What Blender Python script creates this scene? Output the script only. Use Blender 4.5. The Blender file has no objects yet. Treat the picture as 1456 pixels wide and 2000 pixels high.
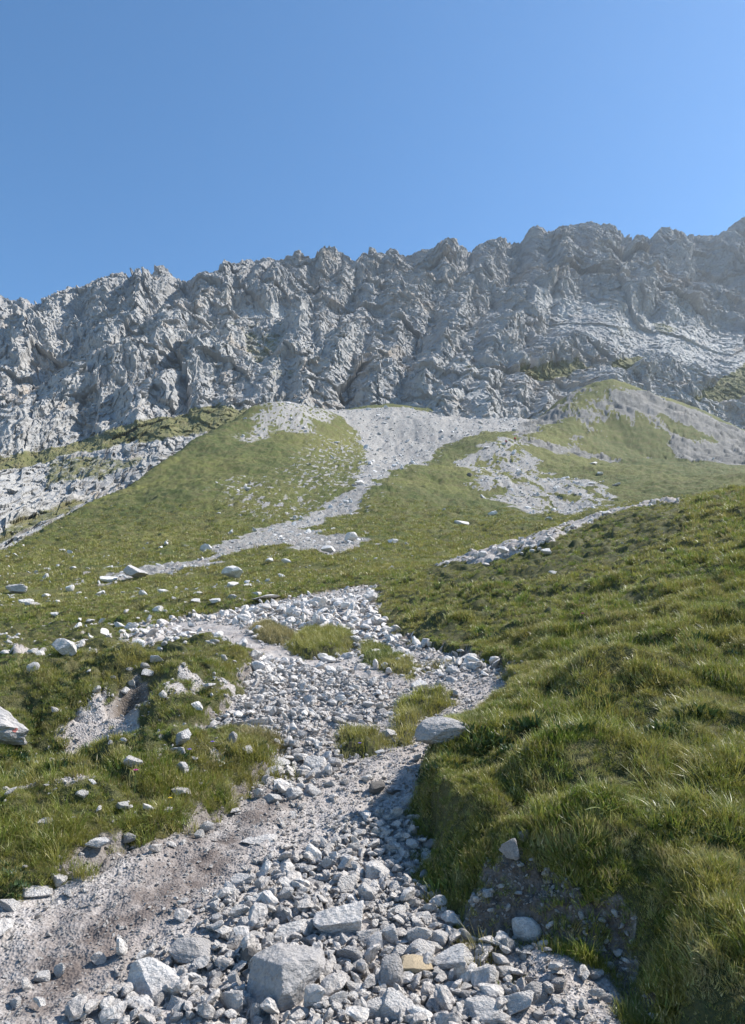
import bpy, bmesh, math, random
import numpy as np
from mathutils import Vector, Euler, Matrix

# ------------------------------------------------------------------ camera, world, sun, exposure
SC = bpy.context.scene
COL = SC.collection
PITCH = math.radians(10.0); HC = 1.6; FPX = 1450.0        # focal length in pixels of the 1456 x 2000 photograph
cam = bpy.data.cameras.new('camera'); cam_ob = bpy.data.objects.new('camera', cam); COL.objects.link(cam_ob)
cam_ob.location = (0, 0, HC); cam_ob.rotation_euler = (math.radians(90) + PITCH, 0, 0)
cam.sensor_fit = 'VERTICAL'; cam.sensor_height = 24.0; cam.lens = 24.0 * FPX / 2000.0
cam.clip_start = 0.05; cam.clip_end = 20000
SC.camera = cam_ob
SUN_AZ = math.radians(73); SUN_EL = math.radians(46)      # azimuth clockwise from the view direction
W = bpy.data.worlds.new('World'); SC.world = W; W.use_nodes = True
wn = W.node_tree.nodes; wl = W.node_tree.links
sky = wn.new('ShaderNodeTexSky'); sky.sky_type = 'NISHITA'; sky.sun_disc = False
sky.sun_elevation = SUN_EL; sky.sun_rotation = SUN_AZ; sky.altitude = 2000
sky.air_density = 1.0; sky.dust_density = 0.6; sky.ozone_density = 2.6
hs = wn.new('ShaderNodeHueSaturation'); hs.inputs['Saturation'].default_value = 1.20; hs.inputs['Hue'].default_value = 0.495; wl.new(sky.outputs['Color'], hs.inputs['Color'])
wl.new(hs.outputs['Color'], wn['Background'].inputs['Color']); wn['Background'].inputs['Strength'].default_value = 0.125
sl = bpy.data.lights.new('sun', 'SUN'); sl.energy = 5.0; sl.angle = math.radians(0.5); sl.color = (1.0, 0.955, 0.885)
so = bpy.data.objects.new('sun', sl); COL.objects.link(so)
sdir = Vector((math.sin(SUN_AZ) * math.cos(SUN_EL), math.cos(SUN_AZ) * math.cos(SUN_EL), math.sin(SUN_EL)))
so.rotation_euler = sdir.to_track_quat('Z', 'Y').to_euler(); so.location = (300, 200, 500)
SC.view_settings.view_transform = 'Standard'; SC.view_settings.look = 'None'
SC.view_settings.exposure = 0.76; SC.view_settings.gamma = 1.0
SC.cycles.use_denoising = True
SC.cycles.max_bounces = 5; SC.cycles.diffuse_bounces = 2; SC.cycles.glossy_bounces = 1
SC.cycles.transmission_bounces = 2; SC.cycles.volume_bounces = 0; SC.cycles.transparent_max_bounces = 4

RNG = np.random.default_rng(11)

# ------------------------------------------------------------------ numpy noise
def _h(ix, iy, seed):
    n = (ix.astype(np.uint32) * np.uint32(374761393) + iy.astype(np.uint32) * np.uint32(668265263) + np.uint32(seed * 974711 + 13)) & np.uint32(0xffffffff)
    n = (n ^ (n >> np.uint32(13))) * np.uint32(1274126177)
    n = (n ^ (n >> np.uint32(16))) * np.uint32(2246822519)
    return (n ^ (n >> np.uint32(15)))
def h01(ix, iy, seed): return _h(ix, iy, seed).astype(np.float64) / 4294967295.0
def perlin(x, y, seed=0):
    x0 = np.floor(x); y0 = np.floor(y); fx = x - x0; fy = y - y0
    ix = x0.astype(np.int64); iy = y0.astype(np.int64)
    u = fx * fx * fx * (fx * (fx * 6 - 15) + 10); v = fy * fy * fy * (fy * (fy * 6 - 15) + 10)
    def g(dx, dy):
        a = h01(ix + dx, iy + dy, seed) * 6.2831853
        return np.cos(a) * (fx - dx) + np.sin(a) * (fy - dy)
    a = g(0, 0); b = g(1, 0); c = g(0, 1); d = g(1, 1)
    return ((a + (b - a) * u) + ((c + (d - c) * u) - (a + (b - a) * u)) * v) * 1.5
def fbm(x, y, seed=0, octv=4, gain=.5, lac=2.03):
    r = 0; a = 1; s = 0
    for k in range(octv):
        r = r + a * perlin(x + k * 17.3, y - k * 9.1, seed + k); s += a; a *= gain; x = x * lac; y = y * lac
    return r / s * 1.4
def ridged(x, y, seed=0, octv=4, gain=.5, lac=2.07):
    r = 0; a = 1; s = 0; w = 1
    for k in range(octv):
        n = (1 - np.abs(perlin(x + k * 7.7, y + k * 3.1, seed + k)) * 1.6); n = np.clip(n, 0, 1) ** 2
        r = r + a * n * w; s += a; w = np.clip(n * 1.6, 0, 1); a *= gain; x = x * lac; y = y * lac
    return r / s
def facets(x, y, seed=0, tilt=1.0):
    """tilted blocks: value of a random plane in each cell, and the distance to the cell's crack"""
    x0 = np.floor(x); y0 = np.floor(y); ix = x0.astype(np.int64); iy = y0.astype(np.int64)
    d1 = np.full(x.shape, 9.0); d2 = np.full(x.shape, 9.0); val = np.zeros(x.shape)
    for dx in (-1, 0, 1):
        for dy in (-1, 0, 1):
            cx = ix + dx; cy = iy + dy
            px = cx + h01(cx, cy, seed); py = cy + h01(cx, cy, seed + 1)
            ex = x - px; ey = y - py; d = ex * ex + ey * ey
            an = h01(cx, cy, seed + 2) * 6.2831853
            v = (h01(cx, cy, seed + 3) - .5) + tilt * (np.cos(an) * ex + np.sin(an) * ey)
            near = d < d1
            d2 = np.where(near, d1, np.minimum(d2, d)); val = np.where(near, v, val); d1 = np.where(near, d, d1)
    return val, np.sqrt(d2) - np.sqrt(d1)
def sstep(a, b, x):
    t = np.clip((x - a) / (b - a), 0, 1); return t * t * (3 - 2 * t)

# ------------------------------------------------------------------ pixel of the photograph <-> direction
def e_of_y(y): return np.tan(PITCH + np.arctan((1000.0 - np.asarray(y, float)) / FPX))
def s_of(x, e): return (np.asarray(x, float) - 728.0) / FPX * (math.cos(PITCH) + e * math.sin(PITCH))
def pix_of(X, Y, Z):
    e = (Z - HC) / Y; c = math.cos(PITCH) + e * math.sin(PITCH)
    return 728 + FPX * (X / Y) / c, 1000 - FPX * (e * math.cos(PITCH) - math.sin(PITCH)) / c

# ------------------------------------------------------------------ the lie of the land (range in metres, image height) along profiles
XS = [-350, 0, 200, 400, 560, 728, 900, 1050, 1200, 1330, 1456, 1800]
LEV = [
 (2.8, [1990,1975,1970,1965,1960,1960,1960,1955,1950,1945,1935,1900]),
 (4.4, [1615,1612,1608,1605,1604,1604,1600,1590,1570,1550,1530,1490]),
 (6.3, [1445,1438,1432,1425,1420,1418,1408,1382,1352,1328,1300,1255]),
 (9.0, [1345,1338,1328,1318,1312,1305,1285,1255,1220,1190,1160,1110]),
 (13.0,[1290,1285,1272,1256,1245,1228,1200,1165,1130,1095,1065,1020]),
 ([20,20,20,19,18,19,22,25,27,28,28,28], [1238,1228,1212,1194,1175,1152,1108,1058,1003,985,958,925]),
 ([30,30,32,32,28,27,30,33,36,38,40,40], [1185,1175,1160,1140,1140,1118,1104,1066,1015,1006,985,960]),
 ([42,44,46,50,48,45,50,60,60,60,60,60], [1150,1135,1112,1090,1078,1078,1075,1050,1008,1000,980,955]),
 ([52,58,75,85,85,85,95,100,100,100,100,100],[1125,1108,1062,1032,1022,1012,1015,1010,992,978,962,945]),
 ([60,67,98,140,150,150,160,170,170,170,170,170],[1116,1094,1018,930,920,915,925,930,930,930,928,925]),
 ([64,73,115,180,210,230,230,230,240,240,240,240],[1112,1086,985,872,848,845,858,852,885,900,910,910]),
 ([67,78,124,200,255,290,290,280,320,310,300,300],[1109,1082,970,848,795,783,790,808,750,790,850,890]),
 ([76,92,145,235,295,335,335,330,365,360,350,350],[1150,1130,1010,885,830,815,822,836,810,850,905,930]),
 ([110,130,200,300,400,450,450,450,500,500,500,500],[1400,1350,1150,1000,900,880,880,880,900,930,960,980]),
]
NC = 1046
SG = np.linspace(-0.85, 0.85, NC)
YG = np.exp(np.arange(math.log(1.15), math.log(430), 0.0041)); NR = len(YG)
def build_base():
    E = np.zeros((len(LEV) + 2, NC)); YK = np.zeros_like(E)
    for k, (Yk, yk) in enumerate(LEV):
        yk = np.array(yk, float); Yk = np.array(Yk if isinstance(Yk, list) else [Yk] * len(XS), float)
        e = e_of_y(yk); s = s_of(XS, e)
        # smooth the joints of the profile curves
        fine = np.interp(SG, s, e); fy = np.interp(SG, s, np.log(Yk))
        kk = np.hanning(61); kk /= kk.sum()
        if k > 5: kk = np.hanning(25); kk /= kk.sum()
        pad = len(kk) // 2
        sm = lambda a: np.convolve(np.pad(a, pad, 'edge'), kk, 'valid')
        E[k + 2] = sm(fine); YK[k + 2] = sm(fy)
    E[0] = -1.6 / 1.0 + .13; YK[0] = math.log(1.0)
    E[1] = -1.6 / 1.8 + .135; YK[1] = math.log(1.8)
    out = np.zeros((NR, NC)); L = np.log(YG)
    for c in range(NC):
        x = YK[:, c]; zz = E[:, c] * np.exp(x) + HC            # interpolate height over log range, monotone cubic
        h = np.diff(x); d = np.diff(zz) / h
        m = np.zeros(len(x)); m[0] = d[0]; m[-1] = d[-1]
        for i in range(1, len(x) - 1):
            if d[i-1] * d[i] <= 0: m[i] = 0
            else:
                w1 = 2 * h[i] + h[i-1]; w2 = h[i] + 2 * h[i-1]; m[i] = (w1 + w2) / (w1 / d[i-1] + w2 / d[i])
        i = np.clip(np.searchsorted(x, L) - 1, 0, len(x) - 2); t = np.clip((L - x[i]) / h[i], 0, 1.0)
        out[:, c] = (2*t**3-3*t**2+1)*zz[i] + (t**3-2*t**2+t)*h[i]*m[i] + (-2*t**3+3*t**2)*zz[i+1] + (t**3-t**2)*h[i]*m[i+1]
        k = np.hanning(41); k /= k.sum()
        out[:, c] = np.convolve(np.pad(out[:, c], 20, 'edge'), k, 'valid')
    return out
ZB = build_base()
GX = SG[None, :] * YG[:, None]; GY = np.repeat(YG[:, None], NC, 1)
LY0 = math.log(YG[0]); DLY = 0.0041; DS = SG[1] - SG[0]
def lookup(A, X, Y):
    r = np.clip((np.log(np.maximum(Y, 1.2)) - LY0) / DLY, 0, NR - 1.001); c = np.clip((X / Y - SG[0]) / DS, 0, NC - 1.001)
    i = r.astype(int); j = c.astype(int); a = r - i; b = c - j
    return (A[i, j]*(1-a)+A[i+1, j]*a)*(1-b) + (A[i, j+1]*(1-a)+A[i+1, j+1]*a)*b
def unproj(x, y, A, ymin=1.2):
    """first point of the surface A seen along the photograph's pixel, searched from range ymin outwards"""
    e = float(e_of_y(y)); s = float(s_of(x, e))
    Y = YG[YG >= ymin]; g = (lookup(A, s * Y, Y) - HC) / Y - e
    up = np.where((g[:-1] < 0) & (g[1:] >= 0))[0]
    if len(up) == 0:
        i = int(np.argmin(np.abs(g))); return s * Y[i], Y[i]
    i = up[0]; t = -g[i] / (g[i+1] - g[i]); yy = Y[i] + t * (Y[i+1] - Y[i])
    return s * yy, yy
def wpoly(P, ymin=1.2): return np.array([unproj(x, y, ZB, ymin) for x, y in P])
def inpoly(x, y, P):
    r = np.zeros(x.shape, bool); n = len(P)
    for i in range(n):
        x1, y1 = P[i]; x2, y2 = P[(i + 1) % n]
        if y1 == y2: continue
        r ^= ((y1 > y) != (y2 > y)) & (x < (x2 - x1) * (y - y1) / (y2 - y1) + x1)
    return r
def sdf(x, y, P):
    """signed distance, positive inside"""
    d = np.full(x.shape, 1e9); n = len(P)
    for i in range(n):
        ax, ay = P[i]; bx, by = P[(i + 1) % n]; vx = bx - ax; vy = by - ay; L = vx * vx + vy * vy + 1e-12
        t = np.clip(((x - ax) * vx + (y - ay) * vy) / L, 0, 1)
        d = np.minimum(d, (x - ax - t * vx) ** 2 + (y - ay - t * vy) ** 2)
    d = np.sqrt(d); return np.where(inpoly(x, y, P), d, -d)

PATH = [(-330,1990),(-100,1820),(0,1762),(110,1728),(200,1692),(290,1655),(375,1622),(400,1592),(465,1572),(515,1520),(540,1470),(510,1448),(440,1452),
 (400,1450),(440,1418),(470,1392),(482,1350),(515,1312),(500,1290),(440,1275),(385,1262),(345,1248),(312,1226),(330,1212),(400,1203),(480,1188),(560,1172),
 (640,1157),(700,1148),(738,1144),(742,1180),(738,1212),(775,1248),(850,1272),(940,1290),(985,1308),(1014,1335),(990,1370),(935,1405),(918,1445),
 (862,1480),(848,1530),(822,1570),(826,1640),(842,1700),(868,1760),(910,1815),(960,1845),(1060,1858),(1180,1888),(1235,1935),(1255,1995)]
IS = {'A':[(488,1230),(525,1220),(560,1236),(585,1250),(560,1262),(505,1252)],
      'B':[(562,1268),(590,1243),(640,1238),(692,1242),(690,1262),(665,1282),(600,1290)],
      'C':[(703,1256),(755,1262),(800,1288),(822,1305),(805,1332),(745,1316),(705,1286)],
      'D':[(772,1390),(820,1358),(886,1358),(888,1380),(835,1402),(815,1430),(815,1452),(772,1462)],
      'E':[(654,1437),(700,1430),(742,1436),(770,1452),(740,1474),(662,1480)]}
def near_masks():
    n = YG < 34; X = GX[n]; Y = GY[n]
    P = wpoly(PATH)
    # let the worn ground run on under and behind the viewer
    P = np.vstack([P, [[P[-1, 0] + .05, 1.0], [-6, 1.0], [-6, 2.6]]])
    d = sdf(X, Y, P)
    wob = fbm(X * 2.6, Y * 2.6, 5, 4) * .13 + fbm(X * 9, Y * 9, 6, 3) * .06
    wob = wob * np.clip(Y / 6, .5, 2)
    d = d + wob
    isl = np.full(d.shape, -9.0)
    for k, p in IS.items(): isl = np.maximum(isl, sdf(X, Y, wpoly(p)) + wob * .5)
    full = np.full(GX.shape, -9.0); full[n] = d
    fi = np.full(GX.shape, -9.0); fi[n] = isl
    return full, fi
D_PATH, D_ISL = near_masks()

def mask(P, ymin, ymax, wob, seed, sc):
    """signed distance (m) of a traced patch on the ground"""
    r = np.full(GX.shape, -99.0); n = (YG > ymin * .8) & (YG < ymax)
    X = GX[n]; Y = GY[n]
    d = sdf(X, Y, wpoly(P, ymin)) + fbm(X * sc, Y * sc, seed, 4) * wob
    r[n] = d; return r

# near rubble strips, gully, second trail
SMALL = mask([(305,1215),(370,1240),(345,1282),(280,1305),(262,1335),(256,1378),(190,1368),(118,1358),(140,1318),(205,1290),(225,1262),(270,1225)], 5, 30, .25, 31, 2.2)
GUL = mask([(20,1530),(50,1480),(120,1440),(200,1418),(272,1430),(345,1460),(340,1485),(250,1502),(190,1515),(110,1540)], 4, 9, .08, 32, 5)
TRAIL = mask([(852,1118),(895,1102),(960,1086),(1010,1066),(1045,1046),(1075,1036),(1104,1038),(1108,1055),(1085,1080),(1000,1094),(920,1112)], 14, 34, .25, 33, 1.2)
TRAIL2 = mask([(1085,1036),(1130,1014),(1182,996),(1240,988),(1330,979),(1332,988),(1250,1000),(1190,1014),(1130,1040),(1100,1054)], 18, 33, .12, 34, 1.5)
VERGE = mask([(0,1700),(0,1540),(120,1530),(300,1500),(420,1460),(520,1460),(500,1530),(430,1580),(340,1610),(250,1660),(90,1730)], 3, 7, .1, 35, 3)
SPOTS = np.where(VERGE > .05, (fbm(GX * 2.4, GY * 2.4, 36, 3) - .30) * .6, -9)
LMEAD = np.where((GX < -.12 * GY) & (GY > 5.5) & (GY < 20), (fbm(GX * 1.3, GY * 1.3, 37, 4) - .34) * .8, -9)
NEARROCK = np.maximum.reduce([SMALL, GUL, TRAIL, TRAIL2, SPOTS, LMEAD])
# mid distance scree and bare patches
SCREE = mask([(640,800),(640,780),(700,770),(860,770),(920,780),(1060,790),(1060,812),(1040,838),(1000,834),(960,838),(890,852),(850,866),(790,906),(740,930),
 (705,965),(650,1000),(612,1028),(640,1044),(700,1050),(708,1064),(645,1080),(560,1062),(480,1076),(400,1102),(300,1120),(258,1130),(235,1124),(380,1090),(460,1056),
 (520,1030),(600,990),(680,945),(712,900),(716,860),(690,828)], 34, 400, 3.0, 41, .12)
CONE = mask([(545,790),(640,790),(640,812),(612,836),(580,850),(535,832),(492,862),(478,872),(500,835)], 120, 400, 5, 42, .1)
DISP = mask([(712,838),(716,905),(690,940),(640,975),(590,960),(560,930),(590,880),(640,850)], 80, 300, 6, 43, .1)
PATCH = mask([(430,960),(470,935),(520,935),(600,975),(590,1000),(520,1008),(450,990)], 70, 240, 5, 44, .1)
EROS = mask([(980,862),(1012,866),(1052,900),(1056,925),(1110,928),(1160,945),(1196,965),(1192,990),(1140,1002),(1060,1002),(985,975),(936,955),(946,922),(915,912),(896,905),
 (898,888),(935,880)], 80, 300, 5, 45, .14)
KNOLL = mask([(1010,838),(1000,866),(1060,872),(1150,886),(1250,887),(1340,902),(1456,914),(1800,925),(1800,700),(1100,700),(1060,806)], 150, 420, 5, 46, .06)
KG1 = mask([(1040,838),(1085,815),(1130,785),(1165,755),(1200,735),(1262,748),(1250,772),(1195,775),(1150,808),(1150,850),(1090,866),(1050,858)], 150, 420, 9, 47, .07)
KG2 = mask([(1138,872),(1160,835),(1185,812),(1212,832),(1240,852),(1290,818),(1330,838),(1385,856),(1340,872),(1322,892),(1200,890)], 150, 420, 10, 48, .07)

N1 = fbm(GX * .35, GY * .35, 51, 5); N2 = fbm(GX * .05, GY * .05, 52, 5)
rock = np.clip(SCREE / 1.5 + .5, 0, 1)
def partial(M, soft, dens, nz): return np.clip(sstep(-soft, soft * .6, M), 0, 1) * sstep(-dens, -dens + .25, nz)
nfine = fbm(GX * .9, GY * .45, 53, 4, .65)
rock = np.maximum(rock, partial(CONE, 8, .35, nfine))
rock = np.maximum(rock, partial(DISP, 14, .0, nfine) * .85)
rock = np.maximum(rock, partial(PATCH, 12, .0, nfine) * .8)
rock = np.maximum(rock, partial(EROS, 4, .26, nfine * .5 + .7 * fbm(GX * .24, GY * .07, 54, 4)))
kn = sstep(-3, 2, KNOLL) * (1 - np.maximum(sstep(-4, 3, KG1 + nfine * 6), sstep(-3, 3, KG2 + nfine * 5)))
rock = np.maximum(rock, kn)
# a stony margin to the scree where turf thins out
rock = np.maximum(rock, sstep(-9, 0, SCREE) * sstep(.18, .5, nfine) * .9)
rock = np.maximum(rock, sstep(0, .15, NEARROCK) * sstep(-.5, -.1, fbm(GX * 3, GY * 3, 55, 3) + .25 * (NEARROCK > .3)))
D_BARE = D_PATH
bare = sstep(-.03, .04, D_BARE)
rock = np.maximum(rock, bare)
GRASS = 1 - rock

# ---- height: the turf stands above the worn ground, hummocks, terracettes, rubble
e_im = pix_of(GX, GY, ZB)
IMX, IMY = e_im
right = sstep(.02, .10, SG)[None, :] * np.ones((NR, 1))
bank = .08 + right * (.24 * (1 - sstep(4.9, 6.1, GY)) + .03 * (1 - sstep(9, 20, GY)))
bank *= 1 - sstep(20, 33, GY)
wd = .09 + right * (-.02 + .27 * (1 - sstep(3.5, 4.1, GY)))
near = 1 - sstep(22, 32, GY)
turf = sstep(-.01, 1.0, np.clip(-D_PATH, 0, 9) / wd) ** .7
ZT = ZB + bank * turf
hum = fbm(GX * 1.7, GY * 1.7, 61, 3) * .075 + fbm(GX * .6, GY * .6, 62, 2) * .12
wu = GX + fbm(GX * .8, GY * .8, 163, 2) * .5; wv = GY + fbm(GX * .8, GY * .8, 164, 2) * .5
cush = np.sqrt(np.abs(perlin(wu * 1.5, wv * 2.0, 63)) + .01); cush2 = np.sqrt(np.abs(perlin(wu * 3.6, wv * 4.4, 64)) + .01)
hum += (cush - .45) * (.25 - .09 * sstep(7, 4.5, GY)) + (cush2 - .45) * .10
ZT += hum * sstep(0, .5, -D_PATH) * near * sstep(1.5, 4, GY)
farw = sstep(20, 40, GY)
ux = GX * .25; uy = ZB * .9
terr = fbm(GX * .16 + 3, ZB * .55, 64, 4, .55)
ZT += farw * GRASS * (fbm(GX * .22, GY * .11, 65, 5, .6) * .55 + terr * .35 + fbm(GX * 1.1, GY * .6, 66, 3) * .14 + fbm(GX * .40 + N2 * 2, ZB * 1.7, 165, 4, .6) * .42) * sstep(20, 90, GY) ** .5
ZT += farw * fbm(GX * .03, GY * .03, 67, 3) * 2.2 * sstep(60, 160, GY)
ZT += farw * rock * (fbm(GX * .8, GY * .5, 68, 4, .65) * .34 + fbm(GX * .22 + N2, GY * .03, 168, 4, .6) * .55 * sstep(60, 160, GY))
kf, kc = facets(GX * .10 + N2, GY * .07 + ZB * .05, 69, 1.2)
ZT += kn * (kf * .8 + facets(GX * .35 + N1, GY * .22 + ZB * .2, 75, 1.2)[0] * .5 + fbm(GX * .12 + GY * .05, GY * .12, 70, 5, .6) * 1.8)
ZT += near * bare * (fbm(GX * 2.2, GY * 2.2, 71, 4, .55) * .05 + fbm(GX * 14, GY * 14, 72, 3) * .010)
# swellings and hollows, traced one by one: x, y, radius, height
for (px, py, rr, hh) in [(180,1395,.9,.22),(330,1400,.7,.26),(420,1330,.8,.26),(380,1290,.9,.12),(60,1390,.9,.18),(262,1420,.18,-.34),(200,1465,.40,-.16),(110,1495,.40,-.18),
        (60,1600,.5,.14),(250,1560,.55,.10),(430,1500,.45,.08),(120,1350,1.2,.10),(345,1330,.22,-.16),(1150,1420,.5,.08),(1300,1400,.6,.15),
        (1100,1640,.35,.08),(940,1560,.25,.08),(1350,1600,.5,.04),(1080,1310,.25,-.10),(1180,1360,.4,-.10),(1060,1040,.9,-.5),(1330,1260,.9,.2),(1100,1240,.7,.14),
        (640,1350,.9,.10),(560,1420,.5,.08),(520,1560,.5,-.05)]:
    X0, Y0 = unproj(px, py, ZB, 1.3 if py > 1100 else 14)
    ZT += hh * np.exp(-((GX - X0) ** 2 + (GY - Y0) ** 2) / (rr * rr))
ZT += .10 * sstep(-.2, .4, TRAIL) + .10 * sstep(-.1, .3, TRAIL2)
print('ground grid', NR, NC)

for (px, py, rx, ry, hh, ym) in [(548,812,16,22,4.5,150),(770,860,22,45,-4.0,120),(660,960,8,30,-1.5,90),(1195,770,30,26,3.0,200),(980,850,12,14,1.6,150),(940,795,20,34,-4.0,230),(1050,800,10,24,-2.0,220),(800,790,30,26,-1.5,230)]:
    X0, Y0 = unproj(px, py, ZB, ym); ZT += hh * np.exp(-((GX - X0) / rx) ** 2 - ((GY - Y0) / ry) ** 2)
# slope tells where turf cannot hold on the cut bank
dzx = np.gradient(ZT, axis=1) / (np.gradient(GX, axis=1)); dzy = np.gradient(ZT, axis=0) / np.gradient(GY, axis=0)
slope = np.sqrt(dzx ** 2 + dzy ** 2)
VX, VY = pix_of(GX, GY, ZT)
nb = YG < 5.5
SOIL = np.zeros(GX.shape)
SOIL[nb] = sstep(-12, 10, sdf(VX[nb], VY[nb], [(905,1835),(925,1770),(955,1700),(990,1655),(1040,1665),(1075,1700),(1130,1735),(1200,1760),(1240,1800),(1255,1850),(1262,1990),(1000,1990)])
    + fbm(GX[nb] * 5, GY[nb] * 5, 81, 4) * 48) * (GX[nb] > .2) * sstep(.06, -.02, D_PATH[nb]) * sstep(880, 915, VX[nb])
SOIL = np.maximum(SOIL, sstep(.10, .05, np.abs(D_BARE)) * .7 * (1 - (GX > .15) * (GY < 6.5)) * near * (fbm(GX * 4, GY * 4, 83, 2) > -.1))
LIP = mask([(1000,1068),(1022,1044),(1060,1020),(1115,1014),(1118,1034),(1080,1040),(1050,1056),(1030,1074)], 14, 34, .2, 38, 1.5)
SOIL = np.maximum(SOIL, sstep(-.1, .25, LIP) * .95)
hx, hy = unproj(262, 1420, ZB); SOIL = np.maximum(SOIL, sstep(.26, .12, np.hypot(GX - hx, GY - hy) + fbm(GX * 6, GY * 6, 89, 2) * .08))
ZT += SOIL * (GY < 6) * (fbm(GX * 7, GY * 7, 87, 4, .6) * .05)
GRASS = np.clip(GRASS - SOIL * (D_BARE < 0), 0, 1)
dl = wpoly([(40,1905),(180,1800),(300,1712),(400,1655),(470,1600),(545,1560),(520,1600),(420,1690),(330,1762),(220,1850),(100,1960)])
DIRT = .9 * sstep(-.28, .10, sdf(GX, GY, dl) + fbm(GX * 4, GY * 4, 84, 4) * .16) * (GY < 7)
tr = [wpoly(p) for p in ([(-60,1850),(200,1730),(400,1630),(520,1530),(560,1590),(470,1720),(300,1850),(160,1960),(-200,1990)],
      [(560,1640),(640,1560),(760,1490),(850,1470),(915,1410),(880,1345),(860,1315),(1015,1325),(980,1380),(890,1460),(830,1560),(760,1600),(640,1640)],
      [(330,1225),(430,1208),(540,1262),(640,1300),(800,1335),(860,1350),(740,1350),(600,1325),(450,1268)])]
TREAD = np.zeros(GX.shape)
nn = YG < 30
for t in tr: TREAD[nn] = np.maximum(TREAD[nn], sstep(-.1, .15, sdf(GX[nn], GY[nn], t) + fbm(GX[nn] * 3, GY[nn] * 3, 85, 3) * .15))

# ------------------------------------------------------------------ mesh and material helpers
def grid_obj(name, X, Y, Z, keep, mat, attrs, smooth=True):
    nr, nc = X.shape
    idx = np.arange(nr * nc).reshape(nr, nc)
    q = np.stack([idx[:-1, :-1], idx[:-1, 1:], idx[1:, 1:], idx[1:, :-1]], -1)[keep]
    used = np.unique(q); remap = np.full(nr * nc, -1, np.int64); remap[used] = np.arange(len(used)); q = remap[q]
    me = bpy.data.meshes.new(name); nq = len(q)
    me.vertices.add(len(used)); co = np.stack([X.ravel()[used], Y.ravel()[used], Z.ravel()[used]], -1).astype(np.float32)
    me.vertices.foreach_set('co', co.ravel())
    me.loops.add(nq * 4); me.loops.foreach_set('vertex_index', q.ravel().astype(np.int32))
    me.polygons.add(nq); me.polygons.foreach_set('loop_start', np.arange(0, nq * 4, 4, dtype=np.int32))
    me.polygons.foreach_set('loop_total', np.full(nq, 4, np.int32))
    me.polygons.foreach_set('use_smooth', np.full(nq, smooth))
    for k, A in attrs.items():
        a = me.attributes.new(k, 'FLOAT', 'POINT'); a.data.foreach_set('value', A.ravel()[used].astype(np.float32))
    me.update(); me.validate()
    me.materials.append(mat); o = bpy.data.objects.new(name, me); COL.objects.link(o); return o
class NT:
    def __init__(s, name):
        s.m = bpy.data.materials.new(name); s.m.use_nodes = True; s.t = s.m.node_tree; s.n = s.t.nodes; s.l = s.t.links
        s.b = s.n['Principled BSDF']; s.b.inputs['Roughness'].default_value = .9; s.b.inputs['Specular IOR Level'].default_value = .25
    def put(s, v, sock):
        if v is None: return
        if isinstance(v, bpy.types.NodeSocket): s.l.new(v, sock)
        elif isinstance(v, (tuple, list)): sock.default_value = (*v, 1) if len(v) == 3 and sock.type == 'RGBA' else v
        else: sock.default_value = v
    def noise(s, vec, scale, det=5, rough=.55, dist=0, out='Fac'):
        n = s.n.new('ShaderNodeTexNoise'); s.put(vec, n.inputs['Vector']); n.inputs['Scale'].default_value = scale
        n.inputs['Detail'].default_value = det; n.inputs['Roughness'].default_value = rough; n.inputs['Distortion'].default_value = dist
        return n.outputs[out]
    def vor(s, vec, scale, out='Distance', feat='F1', rnd=1):
        n = s.n.new('ShaderNodeTexVoronoi'); n.feature = feat; s.put(vec, n.inputs['Vector']); n.inputs['Scale'].default_value = scale
        return n.outputs[out]
    def ramp(s, f, a, b, c0=0., c1=1.):
        n = s.n.new('ShaderNodeMapRange'); s.put(f, n.inputs['Value']); n.inputs['From Min'].default_value = a; n.inputs['From Max'].default_value = b
        n.inputs['To Min'].default_value = c0; n.inputs['To Max'].default_value = c1; return n.outputs['Result']
    def mix(s, f, a, b, mode='MIX'):
        n = s.n.new('ShaderNodeMix'); n.data_type = 'RGBA'; n.blend_type = mode; s.put(f, n.inputs[0]); s.put(a, n.inputs[6]); s.put(b, n.inputs[7]); return n.outputs[2]
    def math(s, op, a, b=None):
        n = s.n.new('ShaderNodeMath'); n.operation = op; s.put(a, n.inputs[0]); s.put(b, n.inputs[1]); return n.outputs[0]
    def attr(s, k):
        n = s.n.new('ShaderNodeAttribute'); n.attribute_name = k; return n.outputs['Fac']
    def pos(s): return s.n.new('ShaderNodeNewGeometry').outputs['Position']
    def objc(s): return s.n.new('ShaderNodeTexCoord').outputs['Object']
    def rnd(s): return s.n.new('ShaderNodeObjectInfo').outputs['Random']
    def bump(s, h, dist, st=1.0, nrm=None):
        n = s.n.new('ShaderNodeBump'); n.inputs['Strength'].default_value = st; s.put(dist, n.inputs['Distance']); s.put(h, n.inputs['Height'])
        if nrm is not None: s.l.new(nrm, n.inputs['Normal'])
        return n.outputs['Normal']

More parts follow.
